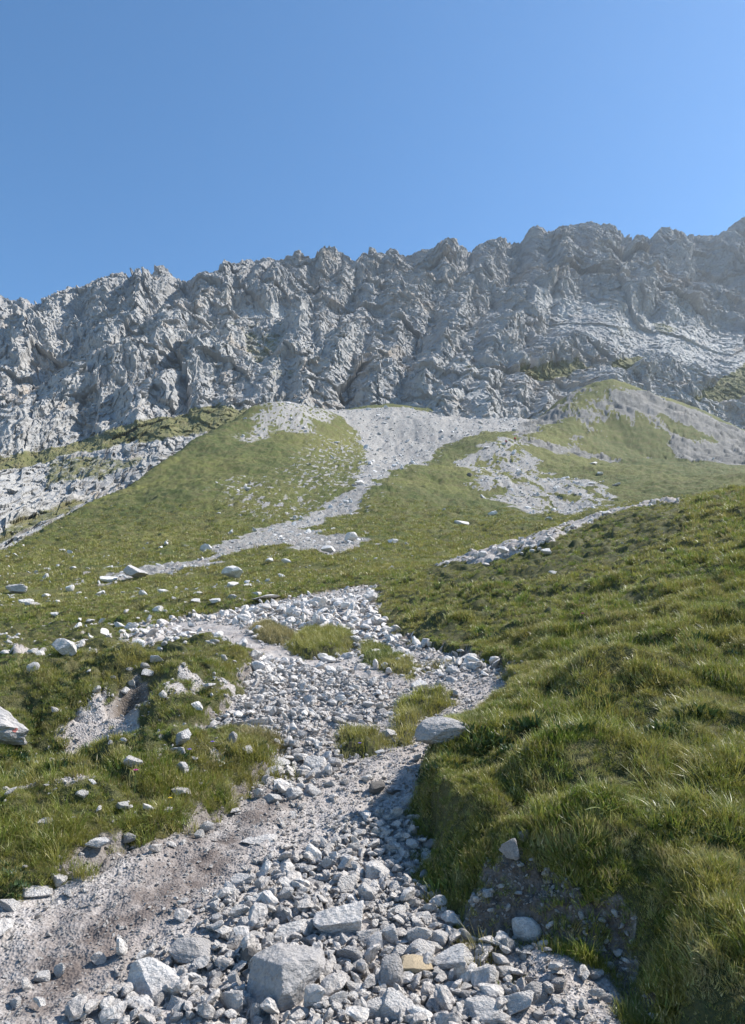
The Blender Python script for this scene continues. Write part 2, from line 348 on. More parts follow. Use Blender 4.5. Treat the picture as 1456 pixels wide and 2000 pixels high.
def terrain_mat():
    t = NT('alpine ground'); P = t.pos()
    g = t.attr('grass'); so_ = t.attr('soil'); di = t.attr('dirt'); far = t.attr('far')
    # turf: olive, yellowed and dark clumps
    big = t.noise(P, .035, 5, .6); mid = t.noise(P, .45, 6, .65); fine = t.noise(P, 3.2, 5, .7)
    c = t.mix(t.ramp(big, .38, .62), (.095, .114, .027), (.165, .165, .043))
    c = t.mix(t.ramp(t.noise(P, .013, 5, .65), .46, .60, 0, .7), c, (.062, .085, .022))
    c = t.mix(t.ramp(mid, .42, .70), c, (.155, .135, .055))
    c = t.mix(t.ramp(fine, .50, .74), c, (.055, .068, .020))
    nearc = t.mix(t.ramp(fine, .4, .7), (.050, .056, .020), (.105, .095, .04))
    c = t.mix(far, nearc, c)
    # stone and gravel
    v1 = t.vor(P, 85, 'Color'); v2 = t.vor(P, 1.1, 'Color'); sep = t.n.new('ShaderNodeSeparateColor'); t.l.new(v1, sep.inputs[0])
    sep2 = t.n.new('ShaderNodeSeparateColor'); t.l.new(v2, sep2.inputs[0])
    gn = t.mix(sep.outputs[0], (.27, .24, .222), (.47, .44, .415))
    gf = t.mix(sep2.outputs[0], (.30, .292, .272), (.43, .42, .395))
    gf = t.mix(t.ramp(t.noise(P, .06, 5, .6), .35, .65), gf, (.34, .333, .312))
    mp = t.n.new('ShaderNodeMapping'); mp.inputs['Scale'].default_value = (.35, .04, .05); t.l.new(P, mp.inputs['Vector'])
    gf = t.mix(t.ramp(t.noise(mp.outputs[0], 1.0, 6, .65), .44, .66, 0, .75), gf, (.27, .262, .245))
    gr = t.mix(far, gn, gf)
    gr = t.mix(t.ramp(t.noise(P, 1.7, 5, .6), .42, .7), gr, (.30, .26, .235))
    gr = t.mix(t.math('MULTIPLY', di, t.ramp(t.noise(P, 9, 5, .7), .28, .55)), gr, (.10, .078, .068))
    gr = t.mix(t.math('MULTIPLY', t.attr('crag'), t.ramp(t.noise(P, .20, 8, .8), .36, .56, .35, 1)), gr, (.155, .150, .136))
    # the turf's edge is broken by single stones
    edge = t.math('ADD', g, t.ramp(t.noise(P, .9, 6, .75), 0, 1, -.28, .28))
    edge = t.ramp(edge, .38, .58)
    col = t.mix(edge, gr, c)
    sc = t.mix(t.ramp(t.noise(P, 30, 7, .75), .40, .66), (.075, .058, .045), (.19, .165, .145))
    col = t.mix(so_, col, sc)
    t.put(col, t.b.inputs['Base Color'])
    hn = t.vor(P, 85, 'Distance'); hf = t.noise(P, 2.5, 6, .75)
    b1 = t.bump(hn, t.ramp(far, 0, .3, .006, .0), 1.0)
    b2 = t.bump(hf, t.ramp(far, 0, 1, .015, .5), .8, b1)
    t.l.new(b2, t.b.inputs['Normal']); return t.m
def rock_mat(name, lo, hi, stain, sc, bd, warm=.0, flat=False):
    t = NT(name); P = t.objc(); r = t.rnd()
    n = t.n.new('ShaderNodeVectorMath'); n.operation = 'ADD'; t.l.new(P, n.inputs[0])
    cb = t.n.new('ShaderNodeCombineXYZ'); t.l.new(t.math('MULTIPLY', r, 37.0), cb.inputs[0]); t.l.new(cb.outputs[0], n.inputs[1]); V = n.outputs[0]
    c = t.mix(r, lo, hi)
    c = t.mix(t.ramp(t.noise(V, sc, 7, .65, .4), .40, .66), c, stain)
    c = t.mix(t.ramp(t.noise(V, sc * 7, 4, .7), .56, .74), c, tuple(x * .55 for x in stain))
    c = t.mix(t.ramp(t.noise(V, sc * 1.6, 2, .5, 2.0), .495, .505, 0, .25), c, tuple(min(1, x * 1.3) for x in hi))
    t.put(c, t.b.inputs['Base Color'])
    h = t.math('ADD', t.noise(V, sc * 2.2, 8, .65), t.math('MULTIPLY', t.vor(V, sc * 3.2, 'Distance'), .25))
    t.l.new(t.bump(h, bd, .9), t.b.inputs['Normal']); t.b.inputs['Roughness'].default_value = .88; return t.m
def cliff_mat():
    t = NT('limestone cliff'); P = t.pos(); g = t.attr('grass'); sh = t.attr('shade'); pale = t.attr('pale')
    sx = t.n.new('ShaderNodeSeparateXYZ'); t.l.new(P, sx.inputs[0])
    hgt = t.math('ADD', t.ramp(sx.outputs[2], 110, 300, -.12, .16), t.noise(P, .012, 7, .62))
    c = t.mix(t.ramp(hgt, .38, .66), (.44, .425, .398), (.315, .306, .292))
    c = t.mix(t.ramp(t.noise(P, .05, 6, .65), .5, .62, 0, .6), c, (.40, .388, .37))
    c = t.mix(t.ramp(t.noise(P, .16, 7, .7, .6), .40, .72), c, (.285, .28, .277))
    c = t.mix(t.ramp(t.noise(P, .03, 4, .6, 1.0), .56, .68, 0, .6), c, (.38, .305, .23))
    mp = t.n.new('ShaderNodeMapping'); mp.inputs['Scale'].default_value = (.22, .22, .025); t.l.new(P, mp.inputs['Vector'])
    c = t.mix(t.ramp(t.noise(mp.outputs[0], 1.0, 5, .65, .4), .52, .68, 0, .55), c, (.21, .215, .225))
    c = t.mix(pale, c, (.49, .475, .445))
    c = t.mix(t.ramp(t.noise(P, .7, 5, .7), .5, .75, 0, .6), c, (.43, .42, .405))
    gc = t.mix(t.ramp(t.noise(P, .2, 5, .7), .4, .65), (.13, .135, .05), (.20, .18, .09))
    e = t.ramp(t.math('ADD', g, t.ramp(t.noise(P, .22, 7, .8), 0, 1, -.5, .5)), .42, .58)
    t.put(t.mix(e, c, gc), t.b.inputs['Base Color'])
    h = t.noise(P, .35, 8, .72, .5)
    t.l.new(t.bump(h, 1.6, .8), t.b.inputs['Normal']); t.b.inputs['Roughness'].default_value = .92; return t.m
def blade_mat(name, cols, tr=.35):
    t = NT(name); r = t.rnd(); P = t.pos()
    c = t.mix(t.ramp(r, .0, .7), cols[0], cols[1])
    c = t.mix(t.ramp(t.noise(P, .8, 4, .6), .42, .62), c, cols[2])
    c = t.mix(t.ramp(t.noise(P, 4.5, 4, .65), .54, .70, 0, .55), c, cols[3])
    c = t.mix(t.ramp(t.noise(P, 3.2, 3, .6), .56, .70, 0, .6), c, cols[0])
    c = t.mix(t.ramp(t.noise(P, 60, 2, .5), .60, .66), c, cols[3])
    t.put(c, t.b.inputs['Base Color']); t.b.inputs['Roughness'].default_value = .42; t.b.inputs['Specular IOR Level'].default_value = .5
    tl = t.n.new('ShaderNodeBsdfTranslucent'); t.l.new(c, tl.inputs['Color'])
    mx = t.n.new('ShaderNodeMixShader'); mx.inputs[0].default_value = tr
    t.l.new(t.b.outputs[0], mx.inputs[1]); t.l.new(tl.outputs[0], mx.inputs[2]); t.l.new(mx.outputs[0], t.n['Material Output'].inputs['Surface']); return t.m
def plain(name, col, rough=.7):
    t = NT(name); t.put(t.mix(t.ramp(t.noise(t.objc(), 25, 4), .3, .7), col, tuple(x * .8 for x in col)), t.b.inputs['Base Color']); t.b.inputs['Roughness'].default_value = rough; return t.m
M_GROUND = terrain_mat(); M_CLIFF = cliff_mat()
M_ROCK = rock_mat('pale limestone', (.56, .53, .50), (.72, .685, .65), (.48, .45, .425), 2.2, .035)
M_STONE = rock_mat('limestone rubble', (.38, .35, .33), (.76, .72, .675), (.50, .46, .425), .7, .05)
M_FARST = rock_mat('scree limestone', (.44, .43, .42), (.66, .64, .62), (.46, .445, .43), .8, .1)
M_OCHRE = rock_mat('ochre stone', (.58, .47, .32), (.60, .49, .34), (.46, .36, .24), 9.0, .012)
M_GREY = rock_mat('grey limestone', (.40, .375, .36), (.48, .455, .435), (.35, .33, .315), 2.2, .04)
M_DARK = rock_mat('dark weathered stone', (.17, .155, .14), (.22, .20, .18), (.12, .11, .10), 6.0, .012)
M_BLADE = blade_mat('grass blades', [(.10, .145, .020), (.25, .265, .042), (.30, .27, .07), (.54, .48, .24)])
M_BLADE2 = blade_mat('lush grass blades', [(.065, .13, .016), (.16, .235, .030), (.25, .27, .05), (.50, .47, .21)])
M_DRY = blade_mat('dry grass blades', [(.34, .28, .12), (.24, .21, .07), (.22, .20, .06), (.52, .43, .25)], .3)
M_LEAF = blade_mat('herb leaves', [(.025, .060, .018), (.045, .09, .025), (.05, .085, .03), (.1, .13, .05)], .25)

def tag(o, label=None, cat=None, group=None, kind=None):
    for k, v in (('label', label), ('category', cat), ('group', group), ('kind', kind)):
        if v: o[k] = v
    return o

# ------------------------------------------------------------------ the ground sheet, split along the same vertices by what covers it
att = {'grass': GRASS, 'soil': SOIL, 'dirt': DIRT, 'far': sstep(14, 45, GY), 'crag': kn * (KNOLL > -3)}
def cell(A): return (A[:-1, :-1] + A[1:, 1:] + A[:-1, 1:] + A[1:, :-1]) * .25
cY = cell(GY); isbare = cell(bare) > .5
isscree = (cell(rock) > .5) & (cY > 34) & (cell(KNOLL) < 0)
near_g = (cY <= 34) & ~isbare
hill = (cY > 34) & ~isscree
tag(grid_obj('ground', GX, GY, ZT, near_g, M_GROUND, att), kind='structure')
tag(grid_obj('path', GX, GY, ZT, isbare, M_GROUND, att), kind='structure')
tag(grid_obj('hillside', GX, GY, ZT, hill, M_GROUND, att), kind='structure')
tag(grid_obj('scree_slope', GX, GY, ZT, isscree, M_GROUND, att), kind='structure')
# ground round about and behind the viewer
def apron():
    bm = bmesh.new(); ring = []
    pts = [(-.85*1.15, 1.15), (.85*1.15, 1.15), (.85*430, 430), (900, 430), (900, -300), (-900, -300), (-900, 430), (-.85*430, 430)]
    def z(x, y): return float(lookup(ZT, np.array([np.clip(x / max(y, 1.2), -.85, .85) * max(y, 1.2)]), np.array([max(y, 1.2)]))[0]) if y > 1.1 else .15 + .1 * (y - 1.15)
    # strips left and right following the sheet's border, and one patch behind
    for sgn in (-1, 1):
        prev = None
        for j in range(0, NR, 12):
            y = YG[j]; c = 0 if sgn < 0 else NC - 1
            a = (GX[j, c], y, ZT[j, c] - .01); b = (sgn * (GX[j, NC-1] + 8 + y * 1.2), y, ZT[j, c] + (0 if sgn < 0 else .25) * (8 + y * .8) - (.3 if sgn < 0 else 0) * y * .5)
            cur = (bm.verts.new(a), bm.verts.new(b))
            if prev: bm.faces.new((prev[0], prev[1], cur[1], cur[0]) if sgn > 0 else (prev[1], prev[0], cur[0], cur[1]))
            prev = cur
    bk = [bm.verts.new(p) for p in [(-12, 1.15, ZT[0, 0] - .01), (-.85*1.15, 1.15, ZT[0, 0]-.01), (.85*1.15, 1.15, ZT[0, -1]-.01), (12, 1.15, 1.5), (60, -60, -8), (-60, -60, -12)]]
    bm.faces.new(bk[::-1])
    me = bpy.data.meshes.new('surrounding_ground'); bm.to_mesh(me); bm.free(); me.materials.append(M_GROUND)
    a = me.attributes.new('grass', 'FLOAT', 'POINT'); a.data.foreach_set('value', np.ones(len(me.vertices), np.float32))
    a = me.attributes.new('far', 'FLOAT', 'POINT'); a.data.foreach_set('value', np.ones(len(me.vertices), np.float32))
    o = bpy.data.objects.new('surrounding_ground', me); COL.objects.link(o); tag(o, kind='structure')
apron()

# ------------------------------------------------------------------ the mountain wall
SIL = [(-320,668),(-200,640),(-90,612),(-40,592),(0,575),(12,580),(25,586),(45,579),(60,589),(75,587),(100,572),(145,556),(155,562),(190,543),(225,532),(250,529),(270,519),(295,527),
 (312,515),(330,525),(345,542),(360,547),(375,545),(390,529),(415,531),(430,515),(442,504),(457,515),(475,506),(505,507),(520,501),(545,507),(560,500),(587,486),(605,502),(615,500),
 (627,480),(650,480),(670,490),(692,510),(705,497),(720,485),(728,482),(740,490),(748,497),(758,485),(773,485),(790,500),(803,497),(823,486),(843,486),(863,467),(880,462),(898,470),
 (915,490),(938,475),(953,470),(978,461),(998,470),(1015,475),(1028,455),(1035,442),(1058,440),(1073,455),(1088,442),(1118,437),(1135,437),(1148,430),(1168,436),(1198,436),(1213,452),
 (1233,460),(1253,456),(1268,465),(1293,442),(1323,447),(1343,456),(1388,460),(1413,452),(1433,435),(1456,421),(1500,405),(1600,395),(1800,380)]
def mountain():
    nc, nr = 1700, 760
    x = np.linspace(-280, 1740, nc); xs, ys = np.array(SIL, float).T
    top = np.interp(x, xs, ys) + perlin(x * .16, x * 0, 90) * 1.5
    base = np.interp(x, [-320,0,100,200,330,440,560,640,700,860,920,1060,1130,1200,1260,1330,1456,1800], [1260,1190,1120,1050,960,925,900,895,895,900,910,910,880,850,850,870,920,960])
    v = np.linspace(0, 1, nr)[:, None]
    y = base[None, :] + (top - base)[None, :] * v; x = np.repeat(x[None, :], nr, 0)
    # distance table: for each column (image height, metres)
    T = {-300:[(1250,110),(1100,150),(980,220),(900,270),(640,450)], 0:[(1190,100),(1085,130),(1000,190),(930,235),(885,270),(860,300),(700,390),(578,480)],
         200:[(1050,150),(975,185),(900,235),(850,280),(830,310),(700,380),(540,470)], 400:[(925,215),(870,245),(820,275),(800,310),(700,370),(600,430),(530,475)],
         560:[(900,235),(850,270),(800,315),(700,370),(600,440),(498,490)], 728:[(895,245),(835,290),(780,325),(700,370),(600,440),(490,505)],
         900:[(910,240),(835,290),(790,320),(700,380),(600,450),(465,530)], 1100:[(900,255),(840,300),(780,345),(700,395),(600,465),(438,570)],
         1250:[(850,320),(815,340),(760,370),(700,410),(620,480),(450,585)], 1456:[(910,320),(800,370),(720,420),(670,480),(640,520),(421,640)], 1760:[(950,330),(800,400),(700,470),(380,680)]}
    keys = sorted(T); D = np.zeros(x.shape); cols = []
    for k in keys:
        a = np.array(T[k][::-1], float); cols.append((a[:, 0], a[:, 1]))
    # interpolate in the relative height between base and top so that neighbouring tables blend
    tab = []
    for k, (yy, dd) in zip(keys, cols):
        b = np.interp(k, x[0], y[0]); tp = np.interp(k, x[0], y[-1]); tab.append(np.interp(b + (tp - b) * v[:, 0], yy, dd))
    tab = np.array(tab)
    for r in range(nr): D[r] = np.interp(x[0], keys, tab[:, r])
    k = np.hanning(121); k /= k.sum(); D = np.apply_along_axis(lambda a: np.convolve(np.pad(a, 60, 'edge'), k, 'valid'), 1, D)
    k = np.hanning(31); k /= k.sum(); D = np.apply_along_axis(lambda a: np.convolve(np.pad(a, 15, 'edge'), k, 'valid'), 0, D)
    e = e_of_y(y); s = s_of(x, e)
    X = s * D; Y = D.copy(); Z = HC + e * D
    # coordinates on the wall in metres
    U = X; V = Z * 1.25
    ca, sa = math.cos(math.radians(38)), math.sin(math.radians(38))
    A = U * ca + V * sa; B = -U * sa + V * ca             # A runs up to the right along the bedding
    wx = fbm(U * .012, V * .012, 101, 3) * 22; wy = fbm(U * .012, V * .012, 104, 3) * 22
    rel = np.zeros(x.shape)
    # buttresses seen in the photograph: crest lines (image), height in m, half width in px
    R = [([(442,505),(430,560),(360,640),(270,700),(130,770),(20,850)], 20, 60), ([(312,515),(280,580),(262,640),(200,690)], 17, 42), ([(150,556),(110,620),(70,680),(10,740)], 17, 50),
         ([(225,532),(190,600),(160,640)], 12, 35), ([(640,480),(600,520),(545,560)], 16, 38), ([(587,486),(560,520),(530,560)], 9, 26), ([(720,485),(680,540),(600,580),(520,602)], 12, 36),
         ([(880,462),(850,530),(800,600),(760,690),(735,760)], 20, 62), ([(978,461),(930,540),(900,600),(850,700),(830,770)], 16, 48), ([(1045,441),(1090,520),(1040,600),(960,680),(905,760),(880,800)], 20, 58),
         ([(1148,430),(1160,500),(1200,560)], 12, 55), ([(1293,442),(1330,520),(1290,580)], 12, 45), ([(1440,430),(1400,540),(1340,600)], 14, 60), ([(1250,560),(1180,640),(1080,700),(1000,770),(985,800)], 18, 55),
         ([(1456,560),(1380,620),(1300,620)], 10, 40), ([(450,640),(400,700),(330,760),(250,800)], 14, 42), ([(600,640),(560,700),(520,770)], 11, 40), ([(700,620),(670,700),(640,770)], 11, 36),
         ([(1350,640),(1290,700),(1230,740),(1150,770)], 14, 45), ([(930,730),(925,790),(935,825)], 22, 60), ([(600,740),(610,790),(600,815)], 12, 40), ([(1060,760),(1045,800),(1040,820)], 12, 36), ([(780,680),(700,770)], 8, 30), ([(60,760),(0,800),(-100,860)], 12, 40),
         ([(850,560),(800,640)], 8, 24), ([(520,520),(500,560)], 9, 22), ([(1456,640),(1400,600)], 6, 40)]
    jx = x + wx * .5; jy = y + wy * .5
    for P, hh, w in R:
        d = np.full(x.shape, 1e9)
        for (a, b) in zip(P[:-1], P[1:]):
            vx = b[0]-a[0]; vy = b[1]-a[1]; L = vx*vx + vy*vy
            t = np.clip(((jx-a[0])*vx + (jy-a[1])*vy) / L, 0, 1); d = np.minimum(d, (jx-a[0]-t*vx)**2 + (jy-a[1]-t*vy)**2)
        rel = np.maximum(rel, hh * np.clip(1 - np.sqrt(d) / w, 0, 1) ** .9)
    wx *= .3; wy *= .3
    rg = ridged((U + .35 * V + wx) / 95, (V + wy) / 150, 110, 5, .5)
    rg2 = ridged((U + .2 * V + wx) / 36, (V + wy) / 48, 120, 4, .55)
    f0, c0 = facets((U + .5 * V + wx) / 55, (V + wy) / 80, 128, 1.1)
    f1, c1 = facets((U + .5 * V + wx) / 22, (V + wy) / 34, 130, 1.2)
    f2, c2 = facets((U + .35 * V) / 9, V / 17, 134, 1.2)
    f3, c3 = facets((U + .25 * V) / 4.6, V / 8, 138, 1.2)
    f4, c4 = facets((U + .2 * V) / 2.2, V / 3.2, 146, 1.2)
    low = sstep(.0, .25, (Z - Z[:1]) / 60)
    amp = .4 + .6 * sstep(.05, .4, v)
    g3 = ridged((U + .35 * V) / 15, V / 42, 190, 3, .6)
    sm_ = sstep(-.35, .35, fbm(U / 60, V / 60, 180, 3)); q1 = (B + fbm(U / 60, V / 60, 181, 2) * 5) / 15; q2 = (B + fbm(U / 50, V / 50, 183, 2) * 2.5) / 5.3
    saw = lambda q: np.where(q - np.floor(q) < .8, (q - np.floor(q)) / .8, (1 - (q - np.floor(q))) / .2) - .5
    c2_, s2_ = math.cos(math.radians(-14)), math.sin(math.radians(-14)); B2 = -U * s2_ + V * c2_
    q3 = (B + fbm(U / 80, V / 80, 185, 3) * 16) / 46; q4 = (B2 + fbm(U / 80, V / 80, 187, 3) * 14) / 40; rt = sstep(850, 1200, x)
    strata = (saw(q3) * (1 - rt) + saw(q4) * rt) * 8.0 * sstep(-.45, .15, fbm(U / 90, V / 90, 189, 2)) + (saw(q1) * 1.5 + saw(q2) * .7) * sm_
    f5, c5 = facets((U + .2 * V) / 1.25, V / 1.7, 149, 1.2)
    disp = rel * .72 + ((rg * 4 + rg2 * 2.2) * amp + f0 * 7 * amp + f1 * 3.0 * amp + f2 * 1.9 + g3 * 1.7 * amp) * (1 - .35 * sstep(560, 380, x) * sstep(820, 900, y)) + strata + f3 * 1.3 + f4 * .85 + f5 * .4 + fbm(U / 70, V / 70, 141, 2, .5) * 5
    # ledges with grass
    ggl = [[(-60,905),(100,880),(200,850),(300,822),(430,797),(505,808),(490,825),(430,842),(330,852),(240,868),(120,905),(-60,930)], [(-60,1075),(0,1052),(90,1012),(180,975),(220,965),(150,1000),(60,1045),(-60,1095)],
           [(1000,742),(1080,720),(1120,715),(1150,722),(1070,748),(1010,760)], [(1180,715),(1230,700),(1300,705),(1270,718),(1210,735)], [(1350,790),(1400,750),(1456,710),(1600,690),(1600,790),(1456,780)],
           [(370,620),(470,640),(560,650),(480,662),(400,640)], [(470,660),(560,665),(540,700),(500,720),(480,690)], [(520,700),(590,740),(560,770),(500,750)], [(860,740),(930,735),(950,755),(900,765)],
           [(1240,620),(1300,635),(1340,655),(1290,655)], [(880,770),(860,790),(900,760)], [(100,900),(240,890),(330,880),(200,930),(80,960)], [(1010,560),(1040,555),(1050,570)], [(730,700),(760,690),(790,720)]]
    gw = [.72, .62, .75, .8, .8, .45, .5, .4, .45, .5, .4, .55, .4, .4]
    G = np.zeros(x.shape)
    for P, w in zip(ggl, gw): G = np.maximum(G, w * sstep(-10, 6, sdf(x, y, P) + fbm(U / 14, V / 14, 160, 4, .6) * 8))
    # the pale shelf falling to the right and the hollow under the towers stay smooth
    shelf = sdf(x + wx*.5, y + wy*.5, [(1050,590),(1130,595),(1250,640),(1350,650),(1500,690),(1700,720),(1700,770),(1456,715),(1330,700),(1230,690),(1130,650)])
    shelf = sstep(-48, 14, shelf)
    bowl = sstep(-14, 8, sdf(x + wx*.4, y + wy*.4, [(440,590),(480,598),(530,612),(600,600),(620,615),(540,632),(470,618)]))
    smooth = np.clip(1 - .75 * shelf - .7 * bowl - .6 * np.clip(G * 1.3, 0, 1), .2, 1)
    fade = np.ones(x.shape); topf = 1 - sstep(.93, 1.0, v) * .08
    fine_ = f3 * 1.3 + f4 * .85 + f5 * .4; disp = ((disp - fine_) * smooth + fine_ * (.45 + .55 * smooth)) * topf * sstep(30, 150, D)
    # push out along the wall's own outward direction (towards the valley, a little up)
    gyx = np.gradient(D, axis=1) / np.maximum(np.gradient(X, axis=1), .05)
    n = np.stack([np.clip(gyx, -1, 1) * .5, -np.ones_like(D), np.full_like(D, .62)], -1); n /= np.linalg.norm(n, axis=-1, keepdims=True)
    Zo = Z.copy()
    X = X + n[..., 0] * disp; Y = Y + n[..., 1] * disp; Z = Z + n[..., 2] * disp * .55
    # lateral jitter gives small overhangs
    X += fbm(U / 9, V / 9, 150, 3) * 1.6 * smooth * topf
    # raise or lower the crest until the ridge stands as high as it should along its whole length
    xb = np.linspace(-260, 1720, 331)
    for it, kw in enumerate((9, 5, 3)):
        ix, iy = pix_of(X, Y, Z); b = np.clip(np.searchsorted(xb, ix.ravel()) - 1, 0, 329); cr = np.full(330, 1e9); np.minimum.at(cr, b, iy.ravel())
        mid = (xb[:-1] + xb[1:]) / 2; dl_ = cr - np.interp(mid, xs, ys); dl_ = np.where(np.abs(dl_) > 120, 0, dl_)
        kk = np.hanning(kw + 2)[1:-1]; kk /= kk.sum(); dl_ = np.convolve(np.pad(dl_, kw // 2, 'edge'), kk, 'valid')
        Z = Z + np.interp(ix, mid, dl_) * Y / FPX * sstep(.55, .97, v) * .98
    # the far side of the ridge
    back = []
    for q, (dd, dz) in enumerate([(6, -3), (18, -14), (45, -50), (110, -160)]):
        back.append((X[-1] + 0, Y[-1] + dd, Z[-1] + dz))
    X = np.vstack([X] + [b[0][None] for b in back]); Y = np.vstack([Y] + [b[1][None] for b in back]); Z = np.vstack([Z] + [b[2][None] for b in back])
    pale = np.clip(.9 * shelf * sstep(-.2, .4, fbm(U / 12, V / 12, 171, 4)) + .8 * bowl + .75 * sstep(.30, .0, v) * sstep(-.15, .45, fbm(U / 20, V / 20, 172, 4)), 0, 1)
    left = sstep(330, -40, x) * sstep(850, 980, y); pale = np.maximum(pale * (.45 + .55 * sstep(300, 700, x)), left * .45)
    ext = lambda A: np.vstack([A] + [A[-1:]] * 4)
    keep = np.ones((X.shape[0] - 1, X.shape[1] - 1), bool)
    o = grid_obj('mountain', X, Y, Z, keep, M_CLIFF, {'grass': ext(G), 'pale': ext(pale), 'shade': ext(pale) * 0}, smooth=False)
    tag(o, kind='structure')
    return X, Y, Z
MX, MY, MZ = mountain()

# ------------------------------------------------------------------ stone shapes
def ico(sub):
    bm = bmesh.new(); bmesh.ops.create_icosphere(bm, subdivisions=sub, radius=1)
    v = np.array([q.co[:] for q in bm.verts]); f = [[a.index for a in p.verts] for p in bm.faces]; bm.free(); return v, f
ICO = {k: ico(k) for k in (2, 3, 4, 5)}
def noise3(v, sc, seed):
    return (perlin(v[:, 0] * sc + seed, v[:, 1] * sc, seed) + perlin(v[:, 1] * sc, v[:, 2] * sc + seed, seed + 1) + perlin(v[:, 2] * sc, v[:, 0] * sc - seed, seed + 2)) / 3
def rock_mesh(name, seed, sub, mat, shape=(1, .8, .6), npl=13, rough=.05, rounded=0.0, planes=None):
    r = np.random.default_rng(seed); d, f = ICO[sub]
    n = r.normal(size=(npl, 3)); n /= np.linalg.norm(n, axis=1)[:, None]; h = r.uniform(.48, .95, npl)
    if planes is not None:
        for (a, b, c, hh) in planes:
            q = np.array([a, b, c], float); n = np.vstack([n, q / np.linalg.norm(q)]); h = np.append(h, hh)
    dn = d @ n.T; rr = np.where(dn > .05, h / np.maximum(dn, .05), 9).min(1); rr = np.minimum(rr, 1.3)
    rr = rr * (1 - rounded) + .85 * rounded
    v = d * rr[:, None]
    v *= (1 + noise3(v, 2.2, seed % 50) * rough * 2 + noise3(v, 6, seed % 40 + 3) * rough * .8 + (noise3(v, 14, 7) * rough * .4 if sub > 3 else 0))[:, None]
    mx = np.abs(v).max(0); v = v / mx * np.array(shape)[None]
    me = bpy.data.meshes.new(name); me.from_pydata(v.tolist(), [], f); me.materials.append(mat)
    me.polygons.foreach_set('use_smooth', np.full(len(f), False)); me.update(); return me

# hidden library of small pieces for the countless rubble and grass (instanced by geometry nodes)
def lib(name, meshes):
    c = bpy.data.collections.new(name)
    for i, m in enumerate(meshes):
        o = bpy.data.objects.new(f'{name}_{i:02d}', m); c.objects.link(o)
    return c
def scatter(name, coll, n_proto, pts, rot, scl, kindlabel, cat):
    me = bpy.data.meshes.new(name); n = len(pts); me.vertices.add(n); me.vertices.foreach_set('co', pts.astype(np.float32).ravel())
    a = me.attributes.new('rot', 'FLOAT_VECTOR', 'POINT'); a.data.foreach_set('vector', rot.astype(np.float32).ravel())
    a = me.attributes.new('scl', 'FLOAT_VECTOR', 'POINT'); a.data.foreach_set('vector', scl.astype(np.float32).ravel())
    a = me.attributes.new('pick', 'INT', 'POINT'); a.data.foreach_set('value', RNG.integers(0, n_proto, n).astype(np.int32))
    o = bpy.data.objects.new(name, me); COL.objects.link(o)
    ng = bpy.data.node_groups.new(name, 'GeometryNodeTree')
    ng.interface.new_socket('Geometry', in_out='INPUT', socket_type='NodeSocketGeometry'); ng.interface.new_socket('Geometry', in_out='OUTPUT', socket_type='NodeSocketGeometry')
    N = ng.nodes; L = ng.links; gi = N.new('NodeGroupInput'); go = N.new('NodeGroupOutput'); ip = N.new('GeometryNodeInstanceOnPoints')
    ci = N.new('GeometryNodeCollectionInfo'); ci.inputs['Collection'].default_value = coll; ci.inputs['Separate Children'].default_value = True; ci.inputs['Reset Children'].default_value = True
    def na(k, ty):
        q = N.new('GeometryNodeInputNamedAttribute'); q.data_type = ty; q.inputs['Name'].default_value = k; return q.outputs['Attribute']
    mp = N.new('GeometryNodeMeshToPoints')
    L.new(gi.outputs[0], mp.inputs['Mesh']); L.new(mp.outputs[0], ip.inputs['Points']); L.new(ci.outputs[0], ip.inputs['Instance']); ip.inputs['Pick Instance'].default_value = True
    L.new(na('pick', 'INT'), ip.inputs['Instance Index'])
    er = N.new('FunctionNodeEulerToRotation'); L.new(na('rot', 'FLOAT_VECTOR'), er.inputs[0]); L.new(er.outputs[0], ip.inputs['Rotation'])
    L.new(na('scl', 'FLOAT_VECTOR'), ip.inputs['Scale']); L.new(ip.outputs[0], go.inputs[0])
    md = o.modifiers.new('scatter', 'NODES'); md.node_group = ng
    tag(o, kindlabel, cat, kind='stuff'); print(name, n); return o
STLIB = lib('small_stone', [rock_mesh('small_stone', 200 + i, 2 if i < 8 else 3, M_STONE, (1, RNG.uniform(.5, .95), RNG.uniform(.4, .8)), 8 + i % 4, .04) for i in range(16)])
FSLIB = lib('scree_stone', [rock_mesh('scree_stone', 300 + i, 2, M_FARST, (1, RNG.uniform(.6, .95), RNG.uniform(.4, .7)), 10, .06) for i in range(8)])

def sample(n, y0, y1, power, smax=.66):
    """points on the ground: density per square metre falls as range**-power"""
    L = np.linspace(math.log(y0), math.log(y1), 400); w = np.exp((2 - power) * L); w = np.cumsum(w); w /= w[-1]
    Y = np.exp(np.interp(RNG.random(n), w, L)); s = RNG.uniform(-smax, smax, n); return s * Y, Y
def lk(A, X, Y): return lookup(A, X, Y)
DEFER = []; TAKENW = []
def stones(name, n, y0, y1, power, keepf, size, sink, coll, np_, label, cat, flat=1.0, lift=0):
    X, Y = sample(n, y0, y1, power); k = keepf(X, Y) > RNG.random(n); X = X[k]; Y = Y[k]; n = len(X)
    
    if TAKENW and Y.min() < 40:
        ok = np.ones(n, bool)
        for (tx, ty, tr_) in TAKENW: ok &= ((X - tx) ** 2 + (Y - ty) ** 2) > (tr_ * .86) ** 2
        X = X[ok]; Y = Y[ok]; n = len(X)
    d = size(X, Y, n); z = lk(ZT, X, Y) + d * sink + RNG.random(n) * lift * d
    rot = np.stack([RNG.normal(0, .5, n), RNG.normal(0, .5, n), RNG.uniform(0, 6.28, n)], -1)
    sc = np.stack([d, d * RNG.uniform(.7, 1.1, n), d * RNG.uniform(.6, 1.0, n) * flat], -1)
    return scatter(name, coll, np_, np.stack([X, Y, z], -1), rot, sc, label, cat)
